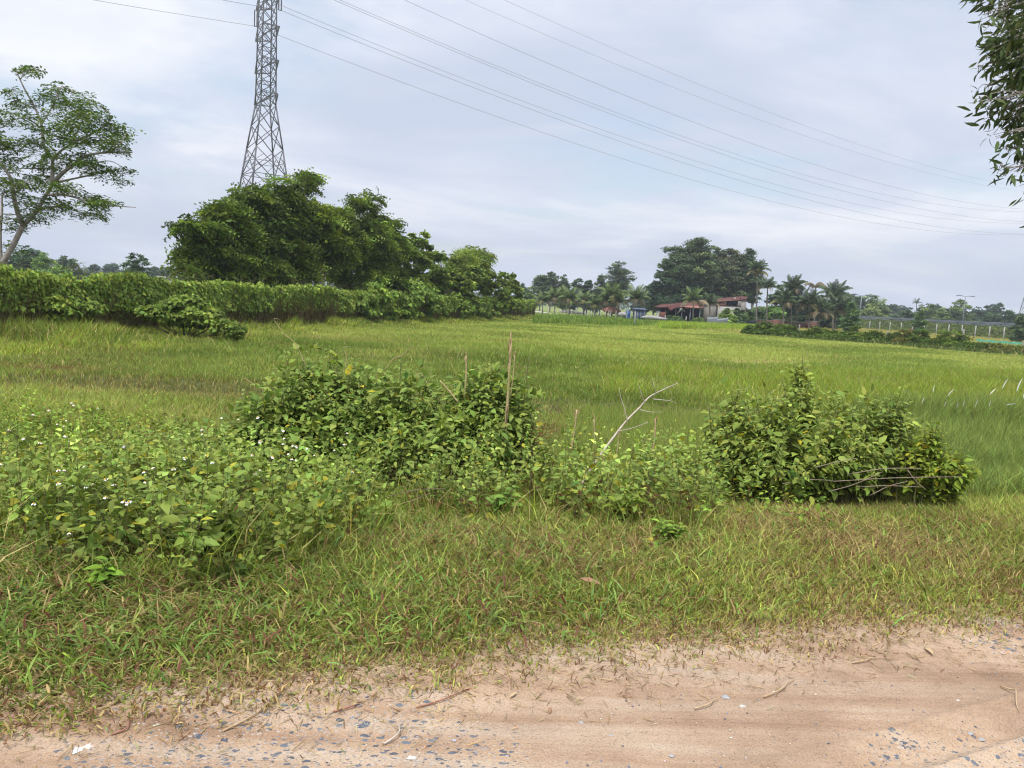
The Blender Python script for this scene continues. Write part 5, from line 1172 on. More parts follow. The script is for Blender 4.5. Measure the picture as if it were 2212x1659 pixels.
for a in [('round dark bush under the farmhouse gable', 1602, 668, 22, 116, (.05, .08, .035)), ('spreading bush below the tall coconut palm', 1632, 664, 22, 127, (.06, .095, .04)), ('bright green bush between the tall coconut palm and the palm group', 1668, 662, 24, 127, (.09, .15, .04)), ('tree behind the bright green bush, ragged dark top', 1680, 612, 16, 136, (.045, .07, .035)), ('dark tree behind the left of the palm group', 1705, 618, 22, 136, (.042, .068, .035)), ('dark tree behind the centre of the palm group', 1745, 636, 26, 136, (.042, .068, .035)), ('dark tree behind the right of the palm group', 1795, 645, 24, 136, (.045, .075, .035)), ('leafy dark green tree closing the palm group on the right', 1842, 655, 16, 100, (.06, .10, .04)), ('light green shrub in front of the shed', 1570, 668, 11, 115, (.12, .17, .05)), ('dark shrub by the field posts in front of the shed', 1460, 684, 17, 111, (.05, .08, .035)), ('small yellow green shrub in front of the zinc fence', 1585, 683, 8, 109, (.13, .18, .05)), ('low dark shrub left of the zinc fence', 1508, 688, 9, 111, (.08, .12, .04))]:
    lab, px, yt, hw, Y, col = a; rtree('tree' if 'tree' in lab else 'shrub', lab, px, yt, hw, Y, col, None, 'shrub', n=int(320 * hw), leaf=Y / FPX * 3.2, cat='tree' if 'tree' in lab else 'shrub')
gB_ = 'far trees beyond the fence in the middle'
for a in [(1124, 609, 14, 'dark broad tree peeping out beside the end of the overgrown wall'), (1146, 622, 16, 'pale olive tree right of the end of the overgrown wall'), (1170, 591, 14, 'grey green tree, first of the three high tops left of the middle'), (1192, 589, 15, 'grey green tree, second of the three high tops left of the middle'), (1220, 591, 9, 'narrow grey green tree, third of the three high tops left of the middle'), (1218, 618, 18, 'lighter green round tree below the three high tops'), (1249, 603, 14, 'dark green tree behind the fourth young palm'), (1271, 606, 12, 'dark tree filling the gap behind the small palm'), (1301, 597, 17, 'dark tree leaning against the tall lone tree'), (1339, 566, 24, 'tall lone tree above the coconut palm row'), (1286, 628, 14, 'pale round shrub tree behind the palm row'), (1322, 622, 14, 'low dark tree under the tall lone tree'), (1378, 630, 12, 'faint distant tree between the palm row and the grove'), (1395, 636, 12, 'small distant tree beside the grove foot')]:
    px, yt, hw, lab = a; Y = 178 if px not in (1378, 1395) else 240; col = (.058, .08, .042) if 'grey' in lab or 'lone' in lab else ((.10, .14, .05) if ('pale' in lab or 'lighter' in lab) else (.042, .066, .036)); rtree('tree', lab, px, yt, hw, Y, col, gB_, 'tall' if px in (1170, 1192, 1220, 1339) else 'round', n=int(230 * hw), leaf=Y / FPX * 3.4, bark='bark_pale')
gC_ = 'far trees beyond the raised road'
for px, yt, hw, Y, c, lab in [(1835, 637, 12, 205, 0, 'tree right behind the palm group, left of the first street lamp'), (1853, 635, 11, 205, 0, 'tree behind the first street lamp'), (1884, 637, 22, 205, 1, 'largest light green tree right of the first street lamp'), (1884, 660, 16, 198, 2, 'rounded pale tree in front of the largest light green tree'), (1905, 655, 12, 200, 1, 'green tree on the right flank of the largest light green tree'), (1923, 659, 14, 300, 3, 'bluish distant tree left of the flat topped one'), (1946, 659, 16, 310, 3, 'bluish flat topped distant tree'), (1963, 667, 11, 190, 0, 'dark round tree left of the lone areca palm'), (2004, 656, 15, 200, 1, 'light green tree right of the lone areca palm'), (2024, 657, 12, 260, 3, 'distant tree behind the two light green trees'), (2040, 668, 13, 200, 1, 'low light green tree left of the tree by the second lamp'), (2076, 650, 18, 200, 1, 'feathery tree rising behind the second street lamp'), (2060, 676, 14, 200, 0, 'low dark tree at the foot of the second street lamp'), (2113, 665, 14, 230, 3, 'grey green distant tree right of the second street lamp'), (2100, 684, 13, 200, 0, 'low tree just above the guard rail right of the second lamp'), (2135, 661, 10, 260, 3, 'distant pointed tree, left of a pair'), (2148, 658, 10, 262, 3, 'distant pointed tree, middle one'), (2160, 657, 11, 264, 3, 'distant pointed tree, right of a pair'), (2140, 678, 18, 205, 0, 'broad dark tree under the distant pointed trees'), (2180, 674, 16, 200, 0, 'dark tree left of the distant pylon foot'), (2206, 678, 14, 205, 0, 'dark tree below the distant pylon'), (1818, 660, 14, 150, 0, 'green tree between the palm group and the raised road'), (2240, 670, 18, 210, 0, 'dark tree just beyond the right border'), (1940, 676, 16, 210, 0, 'low green hedge tree above the guard rail'), (1985, 674, 14, 215, 0, 'dark low tree under the lone areca palm')]:
    rtree('tree', lab, px, yt, hw * 1.12, Y, [(.048, .075, .038), (.085, .12, .045), (.12, .15, .055), (.045, .068, .045)][c], gC_, 'round', n=int(190 * hw), leaf=Y / FPX * 3.4)
rtree('tree', 'small leaning tree standing alone in front of the guard rail', 1990, 672, 12, 122, (.07, .11, .04), None, 'shrub', n=2200, leaf=.22)
rtree('shrub', 'dark bush at the right border in front of the guard rail', 2206, 685, 15, 104, (.045, .07, .035), None, 'shrub', n=2600, leaf=.2, cat='shrub')
gL = 'far trees beyond the wall on the left'
for px, yt, hw, Y, c, lab in [(62, 533, 22, 120, 0, 'dark tree behind the wall just right of the airy tree foot'), (35, 545, 20, 125, 0, 'dark tree behind the foot of the airy tree'), (96, 548, 20, 110, 1, 'bright green tree above the wall, second clump from the left'), (140, 555, 15, 150, 3, 'round grey green tree behind the bright green one'), (158, 561, 12, 150, 0, 'darker tree beside the round grey green one'), (120, 577, 30, 95, 1, 'low light green brush line showing over the wall at the left'), (205, 573, 12, 260, 3, 'hazy distant tree left of the two domes'), (238, 571, 15, 260, 3, 'hazy distant dome shaped tree'), (296, 547, 22, 85, 0, 'dark round tree standing alone above the wall'), (333, 578, 12, 240, 3, 'hazy distant tree right of the dark round one'), (358, 576, 13, 240, 3, 'hazy distant tree at the edge of the big tree clump'), (258, 586, 14, 250, 3, 'low hazy tree beside the distant dome'), (180, 582, 16, 240, 3, 'low hazy tree above the wall in the gap'), (430, 580, 20, 230, 3, 'hazy distant tree seen through the left end of the clump'), (500, 585, 18, 230, 3, 'hazy distant tree behind the middle of the clump')]:
    rtree('tree', lab, px, yt, hw, Y, [(.045, .075, .038), (.09, .14, .045), 0, (.055, .08, .055)][c], gL, 'round', n=int(230 * hw), leaf=Y / FPX * 3.3)
t = thing('distant_shed', 'tiny white roofed shed glimpsed over the wall, left of the dark round tree', 'building', at(366, 604, 170)); q = at(366, 600, 170)
mb = MB(); mb.box((q.x, q.y, q.z), (5.4, 3, .5)); mb.build('roof', M['white'], t); mb = MB(); mb.box((q.x, q.y, (q.z - .25 + FIELD) / 2), (5, 2.6, q.z - .25 - FIELD)); mb.build('wall', M['cream'], t)
t.location.z = FIELD
for c_ in t.children: c_.location.z += q.z - FIELD - (q.z - at(366, 604, 170).z)

# ------------------------------------------------------------------ farmstead
def sheet(name, parent, quad, nw, mat, amp=.03, ragged=0):
    a, b, c, d = [np.array(v, float) for v in quad]   # a-b lower edge, d-c upper edge
    nu = nw * 4 + 1; u = np.linspace(0, 1, nu)[None, :, None]; v = np.linspace(0, 1, 5)[:, None, None]
    lo = a + (b - a) * u; hi = d + (c - d) * u; 
    if ragged: lo = lo + (lo - hi) * (ragged * (fbm(np.linspace(0, 6, nu), np.zeros(nu), 1, 91) - .5))[None, :, None]
    P = lo * (1 - v) + hi * v; nrm_ = unit(np.cross(b - a, d - a)); P = P + nrm_ * amp * np.sin(u * nw * 2 * math.pi)
    P2 = P - nrm_ * .015; V = np.concatenate([P.reshape(-1, 3), P2.reshape(-1, 3)]); i = np.arange(nu - 1)[None] + np.arange(4)[:, None] * nu
    q = np.stack([i, i + 1, i + 1 + nu, i + nu], -1).reshape(-1, 4); m = 5 * nu
    e = np.arange(nu - 1); rim = np.concatenate([np.stack([e, e + m, e + 1 + m, e + 1], -1), np.stack([e + 4 * nu, e + 1 + 4 * nu, e + 1 + m + 4 * nu, e + m + 4 * nu], -1)])
    return obj(name, V, [np.concatenate([q, q[:, ::-1] + m, rim])], M[mat], parent)
def c6(x, y): return 1316.6 + x * .1736, 493.7 + y * .1736
def H(x, y, Y): return at(*c6(x, y), Y)
def down(p): return Vector((p.x, p.y, FIELD))
HY = 122
sh = thing('open_shed', 'open fronted shed under a sagging rusty corrugated roof left of the bushy palm', 'shed', down(H(800, 1100, HY)))
sheet('roof', sh, [H(555, 972, HY - 3), H(1170, 1000, HY - 3), H(1180, 895, HY + 3), H(640, 945, HY + 3)], 34, 'rust', .04, .35)
sheet('roof_flap', sh, [H(760, 1018, HY - 4), H(860, 970, HY - 4), H(900, 935, HY - 2.6), H(700, 965, HY - 2.6)], 8, 'rust2', .04, .3)
sheet('roof_patch', sh, [H(880, 975, HY - 3.3), H(1150, 990, HY - 3.3), H(1160, 962, HY - 2.2), H(890, 962, HY - 2.2)], 12, 'pink', .03)
for x in (590, 700, 830, 905, 1010, 1130):
    mb = MB(); p = H(x, 985, HY - 2.8); mb.beam(down(p), p, .13); mb.build('post', M['stem_brown' if x < 800 else 'galv'], sh)
mb = MB(); mb.beam(H(840, 1060, HY - 3.2), H(905, 985, HY - 3.2), .22); mb.beam(H(860, 985, HY - 3.1), H(935, 1030, HY - 3.1), .16); mb.build('brace', M['white'], sh)
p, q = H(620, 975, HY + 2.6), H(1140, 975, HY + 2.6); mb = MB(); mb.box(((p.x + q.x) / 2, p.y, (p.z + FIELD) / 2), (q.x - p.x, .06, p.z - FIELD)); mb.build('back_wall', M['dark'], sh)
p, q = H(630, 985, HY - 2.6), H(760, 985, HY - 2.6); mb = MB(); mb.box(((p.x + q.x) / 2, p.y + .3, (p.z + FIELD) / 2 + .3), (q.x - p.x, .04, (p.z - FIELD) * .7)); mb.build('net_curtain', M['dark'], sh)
mb = MB(); mb.beam(H(900, 955, HY - 3.6), H(950, 930, HY - 3.2), .5, .06); mb.build('roof_panel', M['white'], sh)['label'] = 'white curled sheet on the roof edge'
hs = thing('farmhouse', 'farmhouse with long rusty red corrugated roof and pale walls behind the bushes', 'house', down(H(1450, 1080, HY + 6)))
Y0 = HY + 2
sheet('roof', hs, [H(1150, 925, Y0), H(1600, 893, Y0), H(1640, 842, Y0 + 6), H(1160, 884, Y0 + 6)], 30, 'rust', .035)
sheet('roof', hs, [H(1600, 888, Y0 + .6), H(1705, 880, Y0 + .6), H(1720, 846, Y0 + 6.2), H(1625, 838, Y0 + 6.2)], 8, 'rust2', .035)
sheet('skylight', hs, [H(1550, 872, Y0 + 2.4), H(1568, 871, Y0 + 2.4), H(1573, 856, Y0 + 4), H(1556, 857, Y0 + 4)], 2, 'white', .02)
def wallbox(name, parent, xa, xb, ytop, Y, mat, yb=None, th=.2):
    p, q = H(xa, ytop, Y), H(xb, ytop, Y); zt = (p.z + q.z) / 2; zb = FIELD if yb is None else H((xa + xb) / 2, yb, Y).z
    mb = MB(); mb.box(((p.x + q.x) / 2, Y, (zt + zb) / 2), (abs(q.x - p.x), th, zt - zb)); return mb.build(name, M[mat], parent)
wallbox('brick_panel', hs, 1335, 1455, 922, Y0 + .3, 'brick', 975)
wallbox('wall', hs, 1455, 1640, 900, Y0 + .35, 'cream', 1000)
wallbox('wall', hs, 1175, 1335, 930, Y0 + .45, 'cream')
wallbox('lower_wall', hs, 1350, 1640, 975, Y0 - 1.2, 'white')
wallbox('gable_wall', hs, 1640, 1705, 884, Y0 + .9, 'cream')
mb = MB()
for x in (1490, 1560): p = H(x, 930, Y0 + .24); mb.box(p, (.9, .06, .8))
mb.build('window', M['dark'], hs)
rp = wallbox('rusty_panel', None, 622, 705, 1038, HY - 8, 'rust', None, .08); tag(rp, 'square rusty metal panel standing in front of the open shed', 'panel')
gr = thing('metal_gate', 'narrow dark metal gate frame beside the rusty panel', 'gate', down(H(602, 1100, HY - 8))); mb = MB()
a, b = H(588, 1030, HY - 8), H(618, 1030, HY - 8); mb.beam(down(a), a, .08); mb.beam(down(b), b, .08); mb.beam(a, b, .07); mb.build('frame', M['galv'], gr); mb = MB(); mb.beam((a + down(a)) / 2, (b + down(b)) / 2, .05); mb.build('crossbar', M['galv'], gr)
# zinc fence, brick wall
zf = thing('zinc_fence', 'low fence of leaning zinc sheets right of the light green shrub', 'fence', down(H(1400, 1180, 110)))
for (x0, x1, y0, y1) in ((1215, 1350, 1100, 1096), (1340, 1480, 1120, 1104), (1476, 1610, 1106, 1122)):
    a, b = H(x0, y0 + 6, 110), H(x1, y1 + 6, 110.1); sheet('sheet', zf, [down(a), down(b), b, a], 9, 'zinc', .02)
mb = MB(); a, b = H(1720, 1140, 114), H(1835, 1132, 114); mb.box(((a.x + b.x) / 2, 114, (a.z + FIELD) / 2), (b.x - a.x, .05, a.z - FIELD)); tag(mb.build('dark_net_fence', M['dark']), 'black net strip between the zinc fence and the brick wall', 'net')
bw = thing('brick_wall', 'low broken red brick wall under the dark palm group', 'wall', down(at(1740, 720, 122)))
for x0, x1, yt in ((1634, 1668, 691), (1669, 1686, 690), (1687, 1703, 693), (1704, 1740, 696), (1741, 1766, 694)):
    a, b = at(x0, yt, 121 + (x0 - 1634) * .01), at(x1, yt + 1, 121 + (x0 - 1634) * .01); mb = MB(); mb.box(((a.x + b.x) / 2, a.y, (a.z + FIELD) / 2), (b.x - a.x, .14, a.z - FIELD)); seg = mb.build('wall_section', M['brick'], bw)
    mb = MB(); mb.box(((a.x + b.x) / 2, a.y, a.z + .04), (b.x - a.x + .04, .2, .08)); o = mb.build('coping', M['concrete'], bw); 
# yard clutter
q = at(1357, 677, 112); q.z = FIELD; t = thing('blue_barrel', 'blue plastic barrel behind the far fence posts', 'barrel', q); mb = MB(); zt = at(1357, 671.5, 112).z; h = zt - FIELD
mb.tube([(q.x, q.y, FIELD + h * f) for f in (0, .05, .3, .33, .36, .64, .67, .7, .95, 1)], [.36, .40, .41, .44, .41, .41, .44, .41, .40, .34], 14); mb.build('drum', M['blue'], t, True); mb = MB(); mb.tube([(q.x, q.y, FIELD + h), (q.x, q.y, FIELD + h + .05)], .3, 12); mb.build('lid', M['blue'], t)
a, b = at(1372, 668, 110), at(1396, 668, 110); t = thing('blue_hut', 'small faded blue hut left of the open shed', 'hut', (a.x, 110, FIELD)); mb = MB(); mb.box(((a.x + b.x) / 2, 111, (a.z + FIELD) / 2), (b.x - a.x, 1.8, a.z - FIELD)); mb.build('wall', M['bluegrey'], t)
sheet('roof', t, [Vector((a.x - .15, 109.8, a.z + .02)), Vector((b.x + .1, 109.8, a.z + .02)), Vector((b.x + .1, 112.1, a.z + .2)), Vector((a.x - .15, 112.1, a.z + .2))], 8, 'bluegrey'); mb = MB()
for f in (.25, .55, .85): mb.box((a.x + (b.x - a.x) * f, 110.06, (a.z + FIELD) / 2), (.07, .08, a.z - FIELD - .1))
mb.build('wall_batten', M['galv'], t)
def lump(name, label, cat, px, py, Y, d, mat):
    q = at(px, py, Y); zb = float(FIELD); mb = MB(); k = 10; zc = max(q.z, zb + d[2] * .4); mb.tube([(q.x - d[0] / 2 + d[0] * f, Y, zc + .06 * math.sin(f * 5)) for f in np.linspace(0, 1, k)], np.array([.1, .6, .85, 1, 1, .95, .9, .8, .5, .1]) * d[2] / 2, 8)
    return tag(mb.build(name, M[mat], None, True), label, cat)
lump('white_sack', 'white sack lying by the far fence left of the blue barrel', 'sack', 1346, 680, 112, (1.6, 1, .7), 'white')
lump('white_boat_shape', 'long pale upturned trough on the grass left of the rusty panel', 'trough', 1413, 687, 96, (3.4, 1, .5), 'white')
lump('plastic_heap', 'reddish plastic heap under the palm with pinkish fronds', 'heap', 1322, 671, 120, (3.0, 1, 1.1), 'pink')
lump('grey_heap', 'grey sand heap behind the fence under the third palm', 'heap', 1238, 675, 126, (5.0, 1, .5), 'stone_pale')
lump('grey_heap', 'low grey sand heap behind the fence at its left end', 'heap', 1152, 674, 132, (6.0, 1, .4), 'stone_pale')

# ------------------------------------------------------------------ posts
pm = None
def post(name, label, px, ytop, ybase, Y, w, group=None, mat='post', tilt=0.0, fixh=None):
    global pm
    b = at(px, ybase, Y); tp = at(px, ytop, Y); h = (tp.z - FIELD) + .05 if fixh is None else fixh; mb = MB()
    mb.tube([(0, 0, -.05), (0, 0, h * .5), (0, 0, h - .04), (0, 0, h)], [w * .62, w * .6, w * .55, w * .35], 4)
    o = mb.build(name, M[mat]); o.location = (b.x, Y, FIELD); o.rotation_euler = (0, tilt, .785); return tag(o, label, 'post', group)
gF1 = 'thin posts of the far fence in front of the palm row'
xs_ = [262, 300, 325, 350, 372, 400, 430, 478, 525, 568, 593, 620, 645, 678, 718, 745, 762, 790, 808, 838, 853, 893, 915, 930, 967, 1005, 1047, 1075]
for i, x in enumerate(xs_):
    px, _ = c1p(x, 0); f = (x - 262) / (1075 - 262); yt = c1p(0, 668 + 26 * f + (-14 if x in (478, 678, 430) else 0))[1]; Y = 128 - 18 * f
    lab = 'thin pale fence post in the far row below the young palms'
    post('fence_post', lab, px, yt, yt + 12, Y, .11 if x not in (678, 478) else .15, gF1)
post('white_post', 'tall white concrete post standing alone at the far end of the field', c1p(1103, 0)[0], c1p(0, 697)[1], c1p(0, 785)[1], 84, .17, mat='white')
for x, yt, lab in ((1265, 722, 'grey field post near the rusty panel'), (1323, 724, 'pale thin field post right of the rusty panel'), (1475, 732, 'short pale field post near the palm by the shed')): post('field_post', lab, c1p(x, 0)[0], c1p(0, yt)[1], c1p(0, yt + 50)[1], 112, .14)
gF2 = 'white posts of the long fence below the raised road'
xs2 = [(815, 560), (905, 568), (990, 572), (1077, 575), (1172, 580), (1268, 585), (1366, 588), (1470, 593), (1573, 597), (1685, 603), (1798, 608), (1917, 613), (2040, 618), (2168, 628)]
ordn = ['first', 'second', 'third', 'fourth', 'fifth', 'sixth', 'seventh', 'eighth', 'ninth', 'tenth', 'eleventh', 'twelfth', 'thirteenth', 'fourteenth']
FPTS = []
for i, (x, yt) in enumerate(xs2):
    px, py = c2(x, yt); Y = 1 / np.interp(i, [0, 13], [1 / 172, 1 / 118]); post('fence_post', f'{ordn[i]} white fence post from the left below the raised road', px, py, py + 18, Y, .17, gF2, tilt=.0); p = at(px, py, Y); FPTS.append(p)
for z_ in (.35, .8, 1.25):
    mb = MB(); mb.tube([Vector((p.x, p.y, FIELD + z_ + .2)) for p in FPTS], .018, 3); tag(mb.build('fence_wire', M['wire']), f'{ {.35: "lowest", .8: "middle", 1.25: "highest"}[z_]} wire strung along the white posts below the raised road', 'wire')
gF3 = 'old wooden posts along the scrubby bank'
for x, yt, h, lab in ((95, 592, 30, 'short old post at the left of the scrubby bank by the brick wall'), (315, 598, 32, 'old post in front of the low palm by the brick wall'), (785, 640, 30, 'leaning old post wrapped in creeper on the bank'), (1058, 657, 34, 'bare old grey post in a gap of the bank'), (1700, 640, 20, 'short grey post behind the largest bank bush'), (2206, 735, 60, 'dark thick post at the right border by the green net')):
    px, py = c2(x, yt); post('old_post', lab, px, py, py + 10, np.interp(px, [1646, 2212], [76, 61]), .13 if x > 1000 else .11, gF3, mat='concrete' if x != 2206 else 'bark')

# ------------------------------------------------------------------ scrubby bank bushes
gH = 'creeper covered bushes along the scrubby bank'
HS = 1.25
hb = [(-100, 650, 50, 26), (20, 640, 80, 44), (160, 650, 70, 36), (250, 668, 80, 40), (360, 690, 50, 20), (480, 690, 80, 52), (620, 705, 80, 34), (720, 710, 60, 30), (790, 672, 40, 42), (850, 730, 90, 40), (960, 725, 80, 40), (1110, 720, 60, 34), (1200, 730, 80, 50), (1310, 720, 90, 56), (1430, 775, 60, 30), (1590, 740, 110, 64), (1700, 790, 80, 36), (1820, 810, 80, 28), (1950, 820, 90, 24), (2080, 830, 90, 20), (2200, 836, 80, 20)]
desc = ['low dark bush at the left start of the bank', 'flat bush by the black net', 'dark bush below the brick wall', 'mid green bush in front of the low palm', 'small grassy bush in a dip', 'round bright bush before the palm group end', 'ragged bush right of the round bright one', 'small bush left of the leaning post', 'creeper clad hump around the leaning post', 'long low bush right of the leaning post', 'bush left of the bare grey post', 'bush right of the bare grey post', 'brownish bush left of the cow', 'large bush in front of the cow', 'small brown bush between the two large ones', 'largest rounded bush covered in creeper', 'tapering bush right of the largest one', 'low grassy hump before the green net', 'low weedy hump under the green net', 'low weedy hump near the right border', 'last low hump at the right border']
HP = []
for (x, y, rx, ry), d in zip(hb, desc):
    ry *= HS; y -= ry * .12
    px, py = c2(x, y); Y = float(np.interp(px, [1600, 2212], [76, 61])); s = Y / FPX * .256; c = at(px, py, Y); c.z = max(c.z, FIELD + ry * s * .3) + .12
    t = thing('shrub', d + ', on the scrubby bank', 'shrub', (c.x, Y, FIELD), gH); mb = MB()
    for q in range(4): a, b2 = rng.uniform(-1, 1, 2); limb(mb, [(c.x, Y, FIELD - .05), (c.x + a * rx * s * .4, Y + b2 * .3, (c.z + FIELD) / 2), (c.x + a * rx * s * .8, Y + b2 * .6, c.z + ry * s * .4)], .03, .012, 5, 4)
    mb.build('stems', M['stem_brown'], t)
    puffs = [(c.x, Y, c.z, rx * s * .8, rx * s * .6, ry * s), (c.x - rx * s * .6, Y - .2, (c.z + FIELD) / 2, rx * s * .6, .9, ry * s * .7), (c.x + rx * s * .6, Y - .2, (c.z + FIELD) / 2, rx * s * .6, .9, ry * s * .7), (c.x, Y - .6, FIELD + .25, rx * s, .9, .4)]
    col = (.085, .125, .04) if 'bright' in d or 'creeper' in d else ((.11, .11, .045) if 'brown' in d or 'weedy' in d else (.065, .10, .035))
    crown_mesh('leaves', t, puffs, int(2600 + rx * 30), RHOMB, .17, np.array(col) * 1.15, sub=14, spread=.36, up=.4, inner=.5, droop=.2, tone=.25)
x, y = region(24000, [(1602, 722), (1900, 745), (2240, 772), (2240, 755), (1900, 736), (1700, 722)]); n = len(x)
grass_obj('bank_weeds', np.stack([x, y, gz(x, y)], -1), rng.uniform(.2, .6, n), rng.uniform(.05, .09, n), rng.uniform(.05, .9, n), dry_mix(jitter((.095, .13, .045), n, .3), .08, redp=.3), 'rough weeds between the bushes of the scrubby bank', .9)

# ------------------------------------------------------------------ raised road with guard rail and lamps
ra, rb = at(1750, 680, 218), at(2400, 713, 118)
def rl(f): return Vector((ra.x + (rb.x - ra.x) * f, ra.y + (rb.y - ra.y) * f, 2.45))
rd = Vector((rb.x - ra.x, rb.y - ra.y, 0)).normalized(); rn = Vector((-rd.y, rd.x, 0)); rn = rn if rn.y > 0 else -rn
L_ = (rl(1) - rl(0)).length
V = []; Q = []; prof = [(-7, -.42), (-5, -.1), (-1.4, 1.55), (-.5, 1.68), (12, 1.7), (14, 1.5), (20, -.42)]
ff = np.linspace(-.9, 1.5, 60)
for f in ff:
    p = rl(float(f))
    for o, z in prof: q = p + rn * o; V.append((q.x, q.y, z + (.15 * (fbm(q.x, q.y, 2, 95) - .5) if -6 < o < -1 else 0)))
k = len(prof); Q = [(i * k + j, (i + 1) * k + j, (i + 1) * k + j + 1, i * k + j + 1) for i in range(len(ff) - 1) for j in range(k - 1)]
tag(obj('embankment', V, [Q], M['ground'], col=np.tile(np.array((.06, .08, .03)), (len(V), 1))), kind='structure')
V = []
for f in ff:
    p = rl(float(f))
    for o in (0.2, 11.5): q = p + rn * o; V.append((q.x, q.y, 1.71))
tag(obj('highway', V, [[(i * 2, i * 2 + 2, i * 2 + 3, i * 2 + 1) for i in range(len(ff) - 1)]], pbr('asphalt', (.05, .05, .052), .9)), kind='structure')
gr = thing('guard_rail', 'long grey double guard rail along the raised road on the right', 'guard rail', rl(.2) - Vector((0, 0, .75)))
for zt, name in ((0, 'rail'), (-.42, 'rail')):
    mb = MB(); prf = [(-.02, .17), (-.08, .11), (-.02, .04), (-.02, -.04), (-.08, -.11), (-.02, -.17)]; Vv = []; 
    for f in np.linspace(-.1, 1.4, 40):
        p = rl(float(f)); Vv += [tuple(p + rn * o + Vector((0, 0, zt + z))) for o, z in prf]; 
    m2 = len(prf); Qq = [(i * m2 + j, (i + 1) * m2 + j, (i + 1) * m2 + j + 1, i * m2 + j + 1) for i in range(39) for j in range(m2 - 1)]
    obj(name, Vv, [Qq], M['galv'], gr)
for f in np.arange(-.1, 1.4, 4.0 / L_):
    mb = MB(); p = rl(float(f)) + rn * .08; mb.beam((p.x, p.y, 1.65), (p.x, p.y, 2.6), .15); mb.build('rail_post', M['galv'], gr)
n = 15000; f = rng.uniform(-.2, 1.3, n); o = rng.uniform(-7.5, -.2, n); zz = np.interp(o, [a for a, _ in prof], [b for _, b in prof])
P = np.array([rl(0)[0], rl(0)[1], 0])[None] + f[:, None] * np.array([rb.x - ra.x, rb.y - ra.y, 0]) + o[:, None] * np.array([rn.x, rn.y, 0]); P[:, 2] = zz
hh = fbm(P[:, 0], P[:, 1], 4, 96)
D = rng.normal(size=(n, 3)); D[:, 2] = np.abs(D[:, 2]); V, Fs = scatter(*RHOMB, P + np.stack([0 * o, 0 * o, rng.uniform(0, .9, n) * hh * (o < -1.2)], -1), frames(D, rng.normal(size=(n, 3))), rng.uniform(.3, .55, n))
cc = np.array((.07, .10, .035)) * (1 - hh[:, None]) + np.array((.12, .14, .05)) * hh[:, None]
tag(obj('embankment_scrub', V, Fs, M['leaf'], col=np.repeat(jitter(cc, n, .28), 4, axis=0)), 'tangled green scrub on the slope below the guard rail', 'scrub', kind='stuff')
def lamp(label, px_t, py_t, Y):
    tp = at(px_t, py_t, Y); t = thing('street_lamp', label, 'street lamp', (tp.x, Y, 1.7), 'street lamps on the raised road'); mb = MB()
    mb.tube([(tp.x, Y, 1.7), (tp.x, Y, (tp.z + 1.7) / 2), (tp.x, Y, tp.z)], [.15, .12, .09], 8); mb.build('pole', M['galv'], t, True)
    for s in (-1, 1):
        mb = MB(); mb.tube(smooth_line([(tp.x, Y, tp.z - .15), (tp.x + s * .5, Y, tp.z + .02), (tp.x + s * 1.0, Y, tp.z + .08)], 5), .05, 5); mb.build('arm', M['galv'], t)
        mb = MB(); mb.box((tp.x + s * 1.5, Y, tp.z + .09), (1.1, .4, .14)); mb.build('lamp_head', M['steel'], t)
lamp('street lamp left of the far right trees, above the end of the guard rail', 1861.5, 638, 200); lamp('tall double armed street lamp rising over the trees towards the right edge', 2086, 640, 180)

# ------------------------------------------------------------------ cow
q = at(1972, 716, 130); cz = FIELD
import bmesh
cow = thing('cow', 'brown cow grazing behind the large bush of the bank', 'cow', (q.x, 130, cz))
def skin(name, verts, edges, rad, root, mat, parent, sub=2):
    m = bpy.data.meshes.new(name); m.from_pydata(verts, edges, []); o = bpy.data.objects.new(name, m); C.objects.link(o); o.parent = parent; m.materials.append(M[mat])
    o.modifiers.new('skin', 'SKIN'); sd = m.skin_vertices[0].data
    for i, r in enumerate(rad): sd[i].radius = r if hasattr(r, '__len__') else (r, r)
    sd[root].use_root = True; s = o.modifiers.new('sub', 'SUBSURF'); s.levels = s.render_levels = sub; return o
vs = [(.62, 0, 1.02), (.25, 0, .95), (-.25, 0, .98), (-.6, 0, 1.08), (-.88, 0, 1.05), (-1.12, 0, .80), (-1.32, 0, .50), (-1.45, 0, .28),
      (-.58, .17, .72), (-.60, .17, .38), (-.58, .17, .03), (-.58, -.17, .72), (-.66, -.17, .38), (-.64, -.17, .03),
      (.66, .18, .75), (.60, .18, .62), (.74, .18, .34), (.70, .18, .03), (.66, -.18, .75), (.52, -.18, .62), (.66, -.18, .34), (.60, -.18, .03)]
es = [(0, 1), (1, 2), (2, 3), (3, 4), (4, 5), (5, 6), (6, 7), (3, 8), (8, 9), (9, 10), (3, 11), (11, 12), (12, 13), (0, 14), (14, 15), (15, 16), (16, 17), (0, 18), (18, 19), (19, 20), (20, 21)]
rd_ = [(.24, .27), (.29, .33), (.30, .34), (.24, .30), (.16, .22), (.12, .17), (.12, .15), (.07, .08), .12, .06, .055, .12, .06, .055, .14, .10, .055, .05, .14, .10, .055, .05]
skin('body', vs, es, rd_, 1, 'hide', cow)
skin('tail', [(.82, 0, 1.1), (.92, 0, .9), (.93, 0, .5), (.92, 0, .35)], [(0, 1), (1, 2), (2, 3)], [.03, .02, .02, .05], 0, 'hide', cow, 1)
for s in (-1, 1):
    skin('ear', [(-1.10, .10 * s, .82), (-1.10, .24 * s, .80)], [(0, 1)], [(.03, .05), (.015, .03)], 0, 'hide', cow, 1)
    skin('horn', [(-1.06, .06 * s, .92), (-1.05, .13 * s, 1.0)], [(0, 1)], [.022, .01], 0, 'stone_pale', cow, 1)
cow.rotation_euler = (0, 0, 2.05); cow.scale = (.78, .78, .78)

